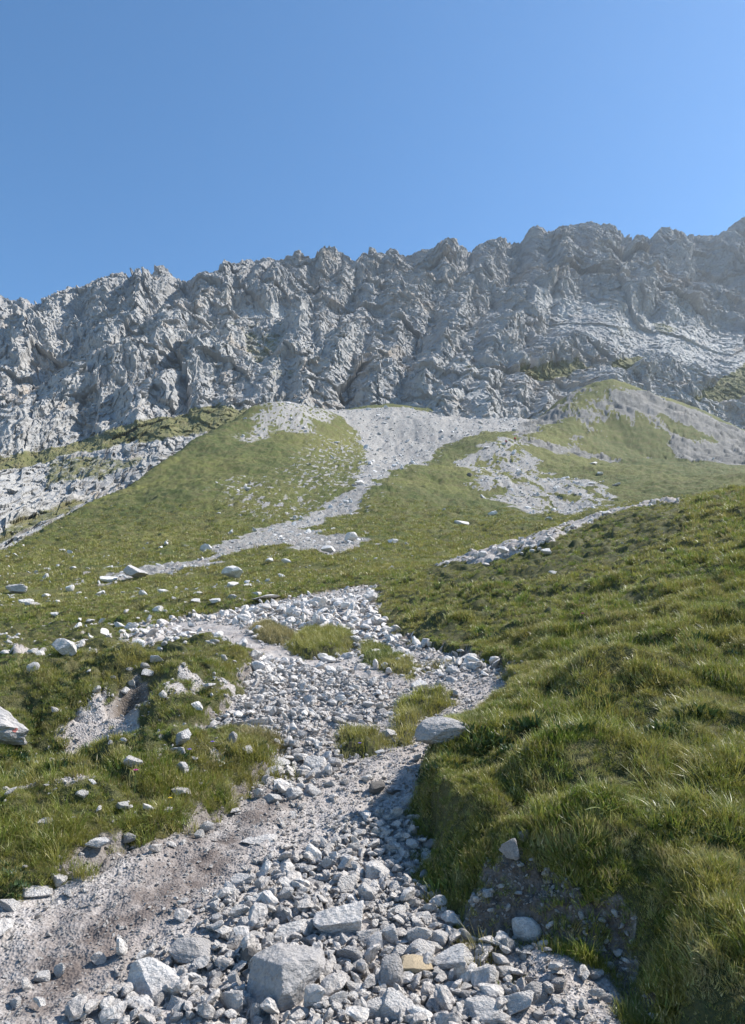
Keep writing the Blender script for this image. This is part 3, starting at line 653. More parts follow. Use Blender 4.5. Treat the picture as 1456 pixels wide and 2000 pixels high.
dense = [wpoly(p) for p in ([(200,1990),(300,1900),(400,1810),(500,1720),(590,1640),(680,1600),(840,1600),(850,1700),(920,1815),(1010,1865),(1070,1990)],
                            [(400,1450),(470,1392),(482,1350),(530,1312),(640,1320),(760,1350),(775,1400),(650,1432),(645,1480),(640,1530),(560,1550),(510,1500),(560,1460)],
                            [(320,1215),(480,1188),(738,1146),(740,1200),(780,1250),(985,1310),(900,1330),(760,1290),(640,1236),(480,1225)])]
DENSE = np.zeros(GX.shape)
for t in dense: DENSE[nn] = np.maximum(DENSE[nn], sstep(-.18, .12, sdf(GX[nn], GY[nn], t) + fbm(GX[nn] * 2.5, GY[nn] * 2.5, 86, 3) * .2))
BARE = np.clip(sstep(-.02, .05, np.maximum(D_BARE, np.where(GY < 34, NEARROCK - .02, -9))), 0, 1)
DEFER.append(lambda: stones('rubble', 64000, 1.8, 9, 1.2, lambda X, Y: lk(BARE, X, Y) * (.04 + .96 * lk(DENSE, X, Y)) * (1 - .93 * lk(TREAD, X, Y)), lambda X, Y, n: np.clip(.0155 * np.exp(RNG.normal(0, .55, n)), .006, .055) * np.clip(Y / 4.2, 1, 1.1), .35, STLIB, 16, 'loose pale limestone rubble filling the washed-out path', 'rubble', lift=.5))
DEFER.append(lambda: stones('gravel', 80000, 1.7, 8, 1.4, lambda X, Y: np.clip(lk(BARE, X, Y) + .6 * lk(SOIL, X, Y), 0, 1) * (.9 - .52 * lk(DIRT, X, Y)), lambda X, Y, n: np.clip(.0052 * np.exp(RNG.normal(0, .5, n)), .0025, .018) * np.clip(Y / 3.5, .8, 2.2), .3, STLIB, 16, 'fine grey gravel strewn over the worn path', 'gravel'))
DEFER.append(lambda: stones('upper_rubble', 120000, 8, 33, 1.5, lambda X, Y: lk(BARE, X, Y) * (.30 + .70 * lk(DENSE, X, Y)) * (1 - .85 * lk(TREAD, X, Y)), lambda X, Y, n: np.clip(.019 * np.exp(RNG.normal(0, .85, n)), .008, .14) * np.clip(Y / 13, .75, 1.3) * (1 - .4 * (Y > 17)), .30, STLIB, 16, 'loose pale rubble covering the upper part of the path', 'rubble', lift=.5))
stones('scree', 70000, 34, 320, 1.3, lambda X, Y: np.clip(lk(rock, X, Y) - .25, 0, 1) * (lk(KNOLL, X, Y) < 1), lambda X, Y, n: np.clip(.11 * np.exp(RNG.normal(0, .7, n)), .05, .8) * np.clip(Y / 110, .6, 1.6), .2, FSLIB, 8, 'pale grey scree stones covering the gully and the fan below the cliffs', 'scree')
def meadowstones(X, Y):
    ix, iy = pix_of(X, Y, lk(ZB, X, Y)); n = fbm(X * .12, Y * .12, 210, 3)
    return lk(GRASS, X, Y) * sstep(-.2, .5, n) * (.10 + .9 * sstep(700, 560, ix) * sstep(1060, 1090, iy)) * .8
DEFER.append(lambda: stones('bank_gravel', 26000, 2.2, 5.5, 1.0, lambda X, Y: lk(SOIL * (GX > .2) * (GY < 5.5), X, Y), lambda X, Y, n: np.clip(.008 * np.exp(RNG.normal(0, .6, n)), .004, .026), .3, STLIB, 16, 'gravel and small stones sticking in the cut earth bank', 'gravel'))
DEFER.append(lambda: stones('verge_stones', 5200, 2.6, 16, 1.3, lambda X, Y: (X < -.02 * Y) * lk(GRASS * (D_PATH < 0), X, Y) * sstep(-.15, .35, fbm(X * 1.2, Y * 1.2, 230, 3) + .35 * sstep(-1.2, -.1, lk(np.maximum(D_PATH, -9), X, Y))) * .6, lambda X, Y, n: np.clip(.019 * np.exp(RNG.normal(0, .6, n)), .008, .055) * np.clip(Y / 5, .8, 1.5), .9, STLIB, 16, 'small white stones strewn in the turf left of the path', 'stones'))
DEFER.append(lambda: stones('meadow_stones', 12000, 16, 110, 1.5, meadowstones, lambda X, Y, n: np.clip(.060 * np.exp(RNG.normal(0, .65, n)), .025, .40) * np.clip(Y / 35, .8, 1.6), .30, FSLIB, 8, 'small pale stones sprinkled over the left meadow', 'stones', flat=.8))

# ------------------------------------------------------------------ grass
def tuft(name, seed, nb, h, spread, w, mat, droop=1.0):
    r = np.random.default_rng(seed); V = []; F = []
    for b in range(nb):
        a = r.uniform(0, 6.283); rad = spread * math.sqrt(r.random()); bx, by = rad * math.cos(a), rad * math.sin(a)
        la = a + r.normal(0, .7); lean = r.uniform(.15, .95) * droop; hh = h * r.uniform(.5, 1.15); wa = la + math.pi / 2 + r.normal(0, .5)
        base = len(V); seg = 3
        for k in range(seg + 1):
            t = k / seg; x = bx + math.cos(la) * lean * hh * t * t * .9; y = by + math.sin(la) * lean * hh * t * t * .9; z = hh * (t - .32 * lean * t * t) - .012
            ww = w * (1 - t) ** .6 * .5 + w * .06
            V.append((x - math.cos(wa) * ww, y - math.sin(wa) * ww, z)); V.append((x + math.cos(wa) * ww, y + math.sin(wa) * ww, z))
            if k: i = base + 2 * k; F.append((i - 2, i - 1, i + 1, i))
    me = bpy.data.meshes.new(name); me.from_pydata(V, [], F); me.materials.append(mat); me.polygons.foreach_set('use_smooth', np.full(len(F), True)); return me
GL1 = lib('near_tuft', [tuft('near_tuft', 400 + i, 30, .072, .06, .0044, (M_BLADE, M_BLADE2, M_BLADE, M_DRY)[i % 4] if i < 8 else M_BLADE) for i in range(10)])
GL1L = lib('lush_tuft', [tuft('lush_tuft', 420 + i, 34, .18, .05, .0048, (M_BLADE2, M_BLADE)[i % 2], 1.25) for i in range(8)])
GL2 = lib('middle_tuft', [tuft('middle_tuft', 440 + i, 26, .10, .09, .011, (M_BLADE, M_BLADE2, M_DRY)[i % 3] if i < 6 else M_BLADE) for i in range(8)])
GL3 = lib('far_tuft', [tuft('far_tuft', 460 + i, 22, .18, .22, .03, (M_BLADE, M_BLADE, M_DRY)[i % 3]) for i in range(6)])
HL = lib('herb', [tuft('herb', 480 + i, 46, .05, .07, .014, M_LEAF, 1.3) for i in range(4)])
TURFOK = np.maximum(np.clip(1 - bare, 0, 1) * np.clip(1 - SOIL * 1.3, 0, 1) * (GRASS > .4), .55 * (SOIL > .3) * (GY < 6) * (fbm(GX * 4.5, GY * 4.5, 88, 3) > .10))
ZX, ZY = dzx, dzy
def grass(name, n, y0, y1, power, coll, np_, sc, keepf, label, smax=.80):
    X, Y = sample(n, y0, y1, power, smax); k = (lk(TURFOK, X, Y) * keepf(X, Y)) > RNG.random(n); X = X[k]; Y = Y[k]; n = len(X)
    z = lk(ZT, X, Y); s = RNG.uniform(.65, 1.35, n) * sc(X, Y)
    s *= .54 + .68 * sstep(-.35, .45, fbm(X * 3.2, Y * 3.2, 226, 3)); vx, vy = pix_of(X, Y, z)
    s *= 1 - .38 * (vx < 560) * sstep(1500, 1440, vy) * (vy > 1215)
    s *= 1 - .5 * (vx > 830) * (vx < 1340) * (Y > 14) * (Y < 30) * (vy < 1140)
    s *= 1 - .35 * sstep(.5, .12, -lk(D_PATH, X, Y)) * (vx > 700)
    gx = np.clip(lk(ZX, X, Y), -1.2, 1.2); gy = np.clip(lk(ZY, X, Y), -1.2, 1.2)
    # tufts stand up but lean a little with the ground
    rot = np.stack([gy * .45 + RNG.normal(0, .12, n), -gx * .45 + RNG.normal(0, .12, n), RNG.uniform(0, 6.28, n)], -1)
    return scatter(name, coll, np_, np.stack([X, Y, z], -1), rot, np.stack([s, s, s * RNG.uniform(.8, 1.2, n)], -1), label, 'grass')
def lush(X, Y):
    s_ = X / Y
    side = .30 * sstep(.16, .4, s_) * (1 - sstep(7, 12, Y)) + .22 * sstep(-.25, -.38, s_) * (1 - sstep(4.6, 5.4, Y)) - .30 * (s_ < 0) * sstep(4.8, 5.6, Y) - .25 * sstep(.2, .1, np.abs(s_ - .08)) * (s_ > 0)
    return sstep(.0, .30, fbm(X * 1.1, Y * 1.1, 220, 3) + side)
grass('short_grass', 84000, 1.9, 9, 1.4, GL1, 10, lambda X, Y: np.clip(Y / 6, .62, 1.1), lambda X, Y: np.ones_like(X), 'short olive alpine turf along both sides of the path')
grass('long_grass', 22000, 1.9, 12, 1.3, GL1L, 8, lambda X, Y: .30 + .30 * lush(X, Y), lambda X, Y: lush(X, Y) * .75 + .02, 'long arching green grass on the right bank and left verge')
grass('meadow_grass', 84000, 8, 26, 1.6, GL2, 8, lambda X, Y: np.clip(Y / 16, .6, 1.1) * (.75 + .5 * lush(X, Y)), lambda X, Y: np.ones_like(X), 'olive meadow grass rising to the right of the path')
grass('distant_grass', 78000, 22, 110, 1.9, GL3, 6, lambda X, Y: np.clip(Y / 45, .6, 1.5) * .9, lambda X, Y: lk(sstep(.6, .9, GRASS), X, Y) * sstep(-.5, .2, fbm(X * .3, Y * .3, 222, 3)), 'short yellow-green turf of the middle slopes')
def bankside(X, Y):
    d = lk(D_PATH, X, Y); return (X > .15) * (d > -.34) * (d < .035) * (1 - .8 * (lk(SOIL, X, Y) > .75) * (Y < 4.1))
_keep = TURFOK; TURFOK = np.maximum(TURFOK, (D_PATH > -.34) * (D_PATH < .035) * 1.0)
grass('bank_grass', 150000, 2.6, 8.5, 1.2, GL1, 10, lambda X, Y: np.full(X.shape, .85), bankside, 'matted turf and dry stems hanging over the cut edge of the bank')
TURFOK = _keep
def herbok(X, Y): return sstep(.15, .35, fbm(X * 1.3 + 40, Y * 1.3, 223, 2))
grass('low_herbs', 12000, 2.2, 9, 1.4, HL, 4, lambda X, Y: np.ones_like(X), herbok, 'dark low broad-leaved herbs among the turf')

# ------------------------------------------------------------------ single stones, placed on the ground where they lie
def place_stone(x, y, w, h, label, group, mat=None, seed=0, flat=False, name='stone', cat='stone', mesh=None, sink=.36, rz=None, rounded=0., ymin=1.2, depth=.8, planes=None, tilt=None, npl=12, rough=.045):
    r = np.random.default_rng(seed + 7); X, Y = unproj(x, min(y + .30 * h, 2060), ZT, ymin)
    Z = float(lookup(ZT, np.array([X]), np.array([Y]))[0]); k = Y * 1.02 / FPX
    if group == GMD: sink += .28 if ymin > 9 else .05; h *= 1.15
    wx = w * k / 2 * 1.06; hz = h * k / 2 * (.62 if flat else .95); dy = wx * depth
    if mesh is None:
        mesh = rock_mesh(name, 1000 + seed, 5 if w > 60 else 4 if w > 24 else 3, mat or M_ROCK, (1, 1, 1), npl, rough, rounded, planes)
    o = bpy.data.objects.new(name, mesh); COL.objects.link(o)
    o.scale = (wx, dy, hz)
    t = tilt if tilt is not None else (r.normal(0, .10), r.normal(0, .12))
    o.rotation_euler = (t[0], t[1], r.uniform(-.35, .35) if rz is None else rz)
    o.location = (X, Y + dy * .25, Z + hz * sink + (.14 * (dy * .25)))
    TAKENW.append((X, Y + dy * .25, min(wx, max(dy, .5 * wx)))); tag(o, label, cat, group); return o
GR = 'larger stones of the loose rubble at the foot of the path'
GM = 'stones on the middle part of the path'
GU = 'stones on the upper part of the path'
GL = 'stones in the left verge'
GB = 'stones in the cut earth bank'
GMD = 'boulders and stones in the meadow beyond'
NAMED = [
 (568,1915,150,146,'largest grey boulder with a broad smooth face, standing at the bottom of the path',GR,dict(mat=M_GREY,name='boulder',cat='boulder',planes=[(.35,-.8,.55,.62),(-.85,-.4,.4,.66),(.1,.1,1,.8),(.9,-.2,.5,.75)],npl=5,tilt=(.05,-.12),rz=.25,sink=.55)),
 (678,1793,118,80,'flat-topped white slab with a dark cracked front edge, above the largest boulder',GR,dict(name='boulder',cat='boulder',planes=[(.1,-.25,1,.55),(-.2,-1,-.25,.7)],npl=7,tilt=(.16,-.18),rz=.2,sink=.5)),
 (470,1722,52,44,'cream block standing at the upper left margin of the loose rubble',GR,{}),
 (736,1705,64,40,'wide flat-sided pale block where the bank shadow begins',GR,{}),
 (720,1745,40,44,'tilted squarish stone just above the flat-topped white slab, to its right',GR,{}),
 (778,1780,42,30,'low pale block half in the bank shadow',GR,{}),
 (828,1788,40,31,'striped pale stone at the shaded right edge of the rubble',GR,{}),
 (763,1906,50,80,'upright oval mottled grey stone beside the ochre one',GR,dict(mat=M_GREY,rounded=.5,tilt=(0,.12),rz=0)),
 (811,1901,62,30,'ochre yellow stone, the only one of its colour in the rubble',GR,dict(mat=M_OCHRE,rounded=.45,tilt=(0,.08),rz=-.1,sink=1.1)),
 (822,1864,50,34,'smooth white oblong stone right above the ochre stone',GR,dict(rounded=.3,tilt=(0,.35),rz=-.3,sink=.7)),
 (779,1862,42,46,'white ridged stone above the upright oval grey one',GR,{}),
 (687,1862,50,32,'brownish grey block between the largest boulder and the white slab',GR,dict(mat=M_GREY)),
 (702,1896,42,44,'rough grey stone to the right of the largest boulder',GR,{}),
 (778,1972,68,62,'big white angular block below the upright oval stone',GR,{}),
 (732,1968,46,46,'rounded pale stone left of the big white angular block',GR,dict(rounded=.35)),
 (660,1955,34,34,'small cracked stone close to the right foot of the largest boulder',GR,{}),
 (564,1822,70,48,'pyramid-shaped pale stone right behind the largest boulder',GR,{}),
 (545,1784,38,34,'rounded grey stone above the pyramid-shaped one',GR,dict(rounded=.4,mat=M_GREY)),
 (612,1808,30,30,'small block touching the left end of the white slab',GR,{}),
 (723,1826,48,32,'triangular white stone under the right end of the white slab',GR,{}),
 (760,1824,38,42,'tall pale stone right of the triangular white stone',GR,{}),
 (815,1826,48,38,'blunt pale block above the smooth oblong stone',GR,{}),
 (846,1850,36,32,'tilted slab-like stone right of the smooth oblong stone',GR,{}),
 (455,1952,50,62,'pale stone split down its middle, left of the largest boulder near the bottom edge',GR,{}),
 (490,1872,52,50,'dark grey slab leaning behind the left side of the largest boulder',GR,dict(mat=M_DARK)),
 (677,1728,38,44,'upright white stone above the flat-topped slab',GR,{}),
 (502,1980,24,44,'narrow upright stone at the left foot of the largest boulder',GR,{}),
 (800,1748,28,28,'bluish stone lying in the shadow close to the bank foot',GR,dict(mat=M_GREY)),
 (895,1873,80,52,'large pale block at the foot of the grassy bank beside a dry grass tuft',GR,dict(name='boulder',cat='boulder',rounded=.15)),
 (896,1908,38,34,'rounded stone just below the large pale block at the bank foot',GR,dict(rounded=.4)),
 (952,1920,58,64,'long pale stone sloping down to the right below the dry grass tuft',GR,dict(tilt=(0,.5))),
 (1011,1965,70,46,'clean white wedge-shaped stone near the bottom edge, right of centre',GR,{}),
 (943,1978,74,48,'broad grey-white block left of the white wedge, at the bottom edge',GR,{}),
 (1044,1942,54,46,'brownish rounded block above the white wedge',GR,dict(mat=M_GREY,rounded=.25)),
 (859,1832,42,40,'rounded white stone above the large pale block at the bank foot',GR,dict(rounded=.35)),
 (890,1824,28,26,'small white stone touching the foot of the bank grass',GR,{}),
 (1034,1823,58,42,'smooth grey oval stone stuck in the dark earth of the cut bank',GB,dict(rounded=.5,sink=.6,tilt=(.5,.2))),
 (994,1847,28,32,'small diamond-shaped stone left of the oval one in the cut bank',GB,dict(sink=.6)),
 (1161,1901,36,22,'low triangular stone lying alone in the shaded gravel under the bank',GB,{}),
 (1095,1929,34,34,'bluish stone sunk in shaded gravel under the bank',GB,dict(mat=M_GREY)),
 (1085,1953,22,20,'small pale stone in the gravel right of the brownish rounded block',GB,{}),
 (1000,1664,40,40,'grey stone hanging in the turf lip of the cut bank',GB,dict(mat=M_GREY,sink=.8)),
 (1026,1638,26,22,'small grey stone above the one hanging in the turf lip',GB,dict(mat=M_GREY,sink=.8)),
 (985,1988,40,26,'pale stone at the very bottom edge between the grey-white block and the wedge',GR,{}),
 (297,1916,106,84,'broad flat-faced grey slab lying left of the largest boulder',GR,dict(name='boulder',cat='boulder',planes=[(0,-.5,1,.55)],npl=7,tilt=(.3,-.1),rz=.4,sink=.3)),
 (380,1858,88,60,'crumbling low grey outcrop above the broad flat-faced slab',GR,dict(name='boulder',cat='boulder',mat=M_GREY,rounded=.3,sink=.2)),
 (259,1963,36,26,'small block under the left corner of the broad flat-faced slab',GR,{}),
 (346,1962,40,28,'pointed stone under the right corner of the broad flat-faced slab',GR,{}),
 (30,1958,28,24,'single white pointed stone in the gravel of the bottom left corner',GR,{}),
 (85,1910,34,22,'white flat stone on the gravel near the lower left edge',GR,{}),
 (118,1895,24,30,'upright white stone just right of the white flat one near the lower left edge',GR,{}),
 (193,1873,26,28,'leaning white stone alone on the gravel above the broad slab',GR,{}),
 (228,1966,30,26,'rounded pale stone left of the small block under the broad slab',GR,dict(rounded=.3)),
 (62,1742,60,32,'row-end white block where the left grass meets the gravel track',GL,{}),
 (20,1768,42,24,'low white stone at the left edge where the gravel track leaves the view',GL,{}),
 (114,1720,42,32,'crumbled white rock against the left grass, right of the white block',GL,{}),
 (611,1489,48,42,'squarish white block topping the pile in the middle of the path',GM,{}),
 (614,1512,36,26,'white stone in front of the squarish block of the middle pile',GM,{}),
 (650,1490,32,26,'cream wedge right of the squarish block of the middle pile',GM,{}),
 (529,1509,42,28,'broad stone at the lower left end of the middle pile',GM,{}),
 (543,1489,42,24,'grey domed stone above the lower left end of the middle pile',GM,dict(rounded=.3)),
 (612,1544,38,24,'lone flat-topped white stone below the middle pile',GM,{}),
 (535,1557,38,22,'bright white low stone at the edge of the brown dirt band',GM,{}),
 (571,1549,36,26,'rough pale stone between the dirt band and the lone flat-topped one',GM,{}),
 (742,1540,40,24,'dark brown slanting stone casting a shadow on the path tread',GM,dict(mat=M_DARK,tilt=(0,-.3),sink=.7)),
 (766,1546,28,17,'small dark stone touching the dark brown slanting one',GM,dict(mat=M_DARK)),
 (868,1424,106,62,'big rounded blue-grey boulder with finely cracked face, in the path below a turf islet',GM,dict(name='boulder',cat='boulder',mat=M_GREY,rounded=.6,sink=.3,npl=16)),
 (762,1434,32,24,'white stone between two turf islets, left of the rounded boulder',GM,{}),
 (500,1412,46,26,'white block on the left rim of the rubble opposite the rounded boulder',GM,{}),
 (512,1634,74,26,'flat white slab lying flush in the path beside the brown dirt',GM,dict(flat=True,sink=-.2)),
 (402,1613,28,30,'upright stone at the tip of the left grass verge',GL,{}),
 (388,1630,20,18,'small stone beside the upright one at the tip of the left verge',GL,{}),
 (703,1626,32,22,'low angular stone at the head of the lower rubble',GM,{}),
 (353,1447,36,38,'tall white block in the left verge by the dark hollow',GL,dict(sink=.7)),
 (346,1467,28,20,'white stone under the tall white block in the left verge',GL,{}),
 (258,1494,34,24,'pale triangular stone in the grass below the gravelly gully',GL,dict(sink=.9)),
 (352,1552,38,20,'flat white stone lying in long grass of the left verge',GL,dict(sink=1.0)),
 (190,1652,42,22,'pale stone half hidden in the lowest grass of the left verge',GL,dict(sink=.9)),
 (247,1643,38,22,'grey stone half hidden in the grass right of its pale neighbour',GL,dict(mat=M_GREY,sink=.9)),
 (160,1557,22,18,'small white stone alone in the yellow-green grass on the left',GL,dict(sink=1.1)),
 (355,1505,28,24,'knobbly white stone in the verge between the tall block and the flat stone',GL,dict(sink=.9)),
 (240,1582,30,18,'whitish stone among grass blades left of the verge centre',GL,dict(sink=1.1)),
 (84,1615,40,16,'low pale stone almost covered by grass near the left edge',GL,dict(sink=1.2)),
 (678,1281,24,18,'small white cube-shaped stone between two turf islets high on the path',GU,{}),
 (644,1288,30,18,'white angular stone left of the small cube-shaped one',GU,{}),
 (881,1326,30,18,'smooth white block alone at the right-hand bend of the path',GU,{}),
 (815,1340,40,22,'pale pointed stone above the turf islet at the path bend',GU,{}),
 (712,1323,26,18,'grey stone in the path below the long turf islet',GU,dict(mat=M_GREY)),
 (539,1203,32,13,'dark brown flat stone on the upper rubble left of the crest',GU,dict(mat=M_DARK)),
 (638,1181,20,13,'dark grey stone just below the crest of the path',GU,dict(mat=M_DARK)),
 (691,1403,34,20,'round-edged grey stone above the small turf islet',GM,dict(mat=M_GREY,rounded=.3)),
 (661,1407,34,18,'grey stone left of the round-edged grey one',GM,dict(mat=M_GREY)),
 (770,1226,24,18,'white stone set into the right turf edge near the crest',GU,{}),
 (524,1386,30,20,'white stone high on the left rim of the rubble',GM,{}),
 (988,1338,0,0,None,None,None),
 (130,1266,52,42,'tall pale boulder leaning in the left meadow',GMD,dict(name='boulder',cat='boulder',tilt=(0,-.30),sink=.45,planes=[(.7,-.2,.7,.6)])),
 (67,1302,24,18,'small rounded boulder below the tall leaning one',GMD,dict(rounded=.3)),
 (455,1125,44,24,'big pale boulder standing on a heap of stones in the meadow',GMD,dict(name='boulder',cat='boulder',ymin=16,sink=.8)),
 (452,1145,26,14,'jumbled stone under the big boulder of the meadow heap',GMD,dict(ymin=16)),
 (480,1143,24,8,'thin slab right of the meadow heap',GMD,dict(ymin=16,flat=True)),
 (266,1122,48,24,'broad dark-sided boulder at the tail of the scree tongue',GMD,dict(name='boulder',cat='boulder',mat=M_GREY,ymin=16,sink=.6)),
 (213,1133,36,12,'long low white boulder left of the dark-sided one',GMD,dict(ymin=16)),
 (28,1153,44,20,'grey boulder pair at the left edge of the meadow',GMD,dict(ymin=14,mat=M_GREY)),
 (135,1150,17,16,'pointed upright stone in the upper left meadow',GMD,dict(ymin=14)),
 (231,1223,30,14,'left one of two touching white boulders in the meadow',GMD,dict(ymin=10)),
 (258,1224,26,15,'right one of two touching white boulders in the meadow',GMD,dict(ymin=10)),
 (308,1190,22,11,'white block on the meadow above the two touching boulders',GMD,dict(ymin=12)),
 (316,1156,23,10,'slanting white stone in the upper meadow left of centre',GMD,dict(ymin=14)),
 (388,1161,22,9,'flat white stone between the meadow heap and the slanting stone',GMD,dict(ymin=14)),
 (528,1166,64,15,'long flat slab on the grass just above the path rubble',GMD,dict(ymin=14,flat=True,tilt=(0,-.15))),
 (505,1161,26,10,'short slab just above the long flat slab',GMD,dict(ymin=14)),
 (453,1167,20,11,'grey stone under the meadow heap',GMD,dict(ymin=14,mat=M_GREY)),
 (383,1175,20,11,'pale broken stone below the flat white one in the meadow',GMD,dict(ymin=14)),
 (60,1181,27,9,'dark flat stone in the left meadow below the grey pair',GMD,dict(ymin=12,mat=M_GREY)),
 (92,1164,20,9,'crumbled white stone right of the grey boulder pair',GMD,dict(ymin=12)),
 (65,1272,22,12,'white stone in the meadow left of the tall leaning boulder',GMD,dict()),
 (10,1275,17,11,'grey stone at the left edge of the meadow, level with the leaning boulder',GMD,dict()),
 (155,1160,16,7,'small stone below the pointed upright one',GMD,dict(ymin=12)),
 (104,1200,22,8,'pair of low white chips in the left meadow',GMD,dict(ymin=12)),
 (340,1170,15,8,'small pale stone left of the pale broken one',GMD,dict(ymin=12)),
 (175,1213,18,8,'low white stone in the middle of the left meadow',GMD,dict(ymin=12)),
 (285,1196,14,8,'small white stone left of the white block on the meadow',GMD,dict(ymin=12)),
 (420,1175,22,9,'white chip lying right of the broken stone in the meadow',GMD,dict(ymin=14)),
 (687,1051,30,20,'pale dome-shaped boulder at the right tip of the lower scree',GMD,dict(name='boulder',cat='boulder',ymin=34,rounded=.3,sink=.7)),
 (643,1076,32,15,'wide white boulder at the lower lip of the scree',GMD,dict(name='boulder',cat='boulder',ymin=34,sink=.6)),
 (528,1096,20,11,'white boulder in the grass below the scree tongue',GMD,dict(ymin=30)),
 (562,1099,24,12,'cluster stone in the grass right below the scree tongue',GMD,dict(ymin=30)),
 (702,943,18,11,'boulder at the narrow waist of the scree gully',GMD,dict(ymin=60)),
 (767,1058,22,13,'pale boulder alone right of the lower scree tip',GMD,dict(ymin=34)),
 (902,1023,28,11,'smooth oval boulder on the middle green slope',GMD,dict(ymin=40,rounded=.4)),
 (1075,1014,20,8,'small pale boulder under the eroded patch',GMD,dict(ymin=40)),
 (962,1003,20,11,'speckled boulder below the left corner of the eroded patch',GMD,dict(ymin=40)),
 (919,928,12,9,'dark boulder left of the eroded patch',GMD,dict(ymin=80,mat=M_DARK)),
 (1162,905,18,7,'flat rock on the green slope right of the hikers',GMD,dict(ymin=80)),
 (1173,925,13,8,'white rock below the flat one on the green slope',GMD,dict(ymin=80)),
 (1205,947,16,6,'dark flat rock right of the eroded patch',GMD,dict(ymin=80,mat=M_GREY)),
 (1272,802,0,0,None,None,None),
 (952,1104,16,9,'small white boulder at the lower rim of the second trail',GMD,dict(ymin=12)),
 (875,1098,10,8,'white stone at the lower left end of the second trail',GMD,dict(ymin=12)),
 (1080,1118,16,9,'pale stone in long grass under the second trail',GMD,dict(ymin=6)),
 (940,1083,26,14,'pale block heaping up the second trail on its left',GMD,dict(ymin=14)),
 (985,1076,26,14,'pale block in the middle of the second trail',GMD,dict(ymin=14)),
 (1070,1078,24,13,'white block at the right end of the second trail below the dark soil',GMD,dict(ymin=14)),
 (1040,1068,18,11,'white stone right under the dark soil edge of the second trail',GMD,dict(ymin=14)),
 (1185,1002,22,10,'pale block on the crest where the second trail bends right',GMD,dict(ymin=16)),
 (1272,986,12,7,'white stone far along the crest of the second trail',GMD,dict(ymin=16)),
]
n_named = 0; taken = []
for i, row in enumerate(NAMED):
    if row[2] == 0: continue
    x, y, w, h, lab, grp, kw = row
    place_stone(x, y, w, h, lab, grp, seed=i * 3 + 1, **kw); taken.append((x, y, w, h)); n_named += 1
# the boulder with the red and white trail blaze at the left edge
bl = place_stone(-50, 1424, 172, 78, 'grey-white boulder with a faded red paint blaze, jutting from turf at the left edge', GL, seed=777, name='boulder', cat='boulder', depth=.6, sink=.75, npl=18, rounded=.30, rough=.11,
                 planes=[(.25,-.2,1,.62),(.6,-.6,-.5,.6)], tilt=(.05,.26), rz=.1, mat=M_GREY)
M_RED = plain('faded red paint', (.46, .17, .15), .8)
def blaze(o):
    bpy.context.view_layer.update(); mw = o.matrix_world; me = o.data
    best = []
    for tx, ty, rr in ((30, 1426, 3.8),):
        e = float(e_of_y(ty)); s_ = float(s_of(tx, e)); d = Vector((s_, 1, e)).normalized(); inv = mw.inverted()
        ok, loc, nor, fi = o.ray_cast(inv @ Vector((0, 0, HC)), (inv.to_3x3() @ d).normalized())
        if ok: best.append((mw @ loc, rr))
    for c, rr in best:
        V = []; F = []
        for p in me.polygons:
            q = mw @ p.center; rad = rr * c.y / FPX
            if (q - c).length < rad * 1.2 and p.normal.z > -.3:
                b = len(V)
                for vi in p.vertices: V.append(tuple(me.vertices[vi].co + p.normal * .006))
                F.append(tuple(range(b, len(V))))
        if F:
            m2 = bpy.data.meshes.new('paint_mark'); m2.from_pydata(V, [], F); m2.materials.append(M_RED)
            po = bpy.data.objects.new('paint_mark', m2); COL.objects.link(po); po.parent = o; po['label'] = 'faded red paint blaze'
blaze(bl)
# further single stones, the larger ones of the loose rubble, copies of a dozen shapes
PROTO = [rock_mesh('stone', 1500 + i, 4, (M_ROCK, M_ROCK, M_GREY)[i % 3 if i < 6 else 0], (1, 1, 1), 12, .05, (.0, .25, .0, .1)[i % 4]) for i in range(12)]
ZONES = [ # polygon, how many, width in px, label, group, smallest range
 ([(255,1985),(330,1890),(430,1790),(540,1790),(480,1990)], 24, (20, 34), 'palm-sized pale stone in the loose rubble between the flat-faced slab and the largest boulder', GR, 1.3),
 ([(440,1780),(520,1700),(600,1650),(700,1640),(660,1760),(560,1770)], 26, (18, 34), 'angular pale stone packed in the sunlit rubble above the flat-topped slab', GR, 1.3),
 ([(640,1840),(860,1790),(900,1990),(650,1990)], 20, (18, 30), 'pale stone filling the rubble between the largest boulder and the bank foot', GR, 1.3),
 ([(700,1640),(825,1590),(850,1700),(870,1760),(760,1740)], 20, (20, 32), 'stone in the shaded rubble directly under the grassy bank', GR, 1.3),
 ([(900,1890),(1060,1990),(900,1990)], 6, (18, 28), 'pale stone in the bottom rubble near the white wedge', GR, 1.3),
 ([(450,1440),(480,1370),(540,1330),(640,1350),(600,1440),(520,1500)], 16, (13, 27), 'pale chunk in the upper left rubble beside the grass mound', GM, 3),
 ([(560,1440),(660,1480),(680,1530),(560,1540)], 10, (13, 26), 'pale chunk in the pile at the middle of the path', GM, 3),
 ([(640,1340),(770,1370),(760,1420),(640,1420)], 8, (12, 26), 'pale chunk in the rubble left of the turf islet and rounded boulder', GM, 3),
 ([(340,1222),(480,1192),(600,1175),(640,1230),(500,1220)], 10, (12, 20), 'small pale block in the rubble on the upper left arm of the path', GU, 8),
 ([(640,1170),(735,1155),(740,1200),(850,1275),(960,1300),(860,1300),(700,1240)], 14, (12, 20), 'small pale block in the rubble along the upper right margin of the path', GU, 6),
 ([(150,1340),(240,1300),(330,1250),(320,1290),(240,1360)], 10, (13, 26), 'white stone of the strip crossing the left turf', GL, 5),
 ([(880,1108),(1000,1068),(1100,1045),(1085,1078),(960,1095)], 10, (7, 12), 'small white block heaped in the second trail', GMD, 14),
]
rr_ = random.Random(5); cnt = 0
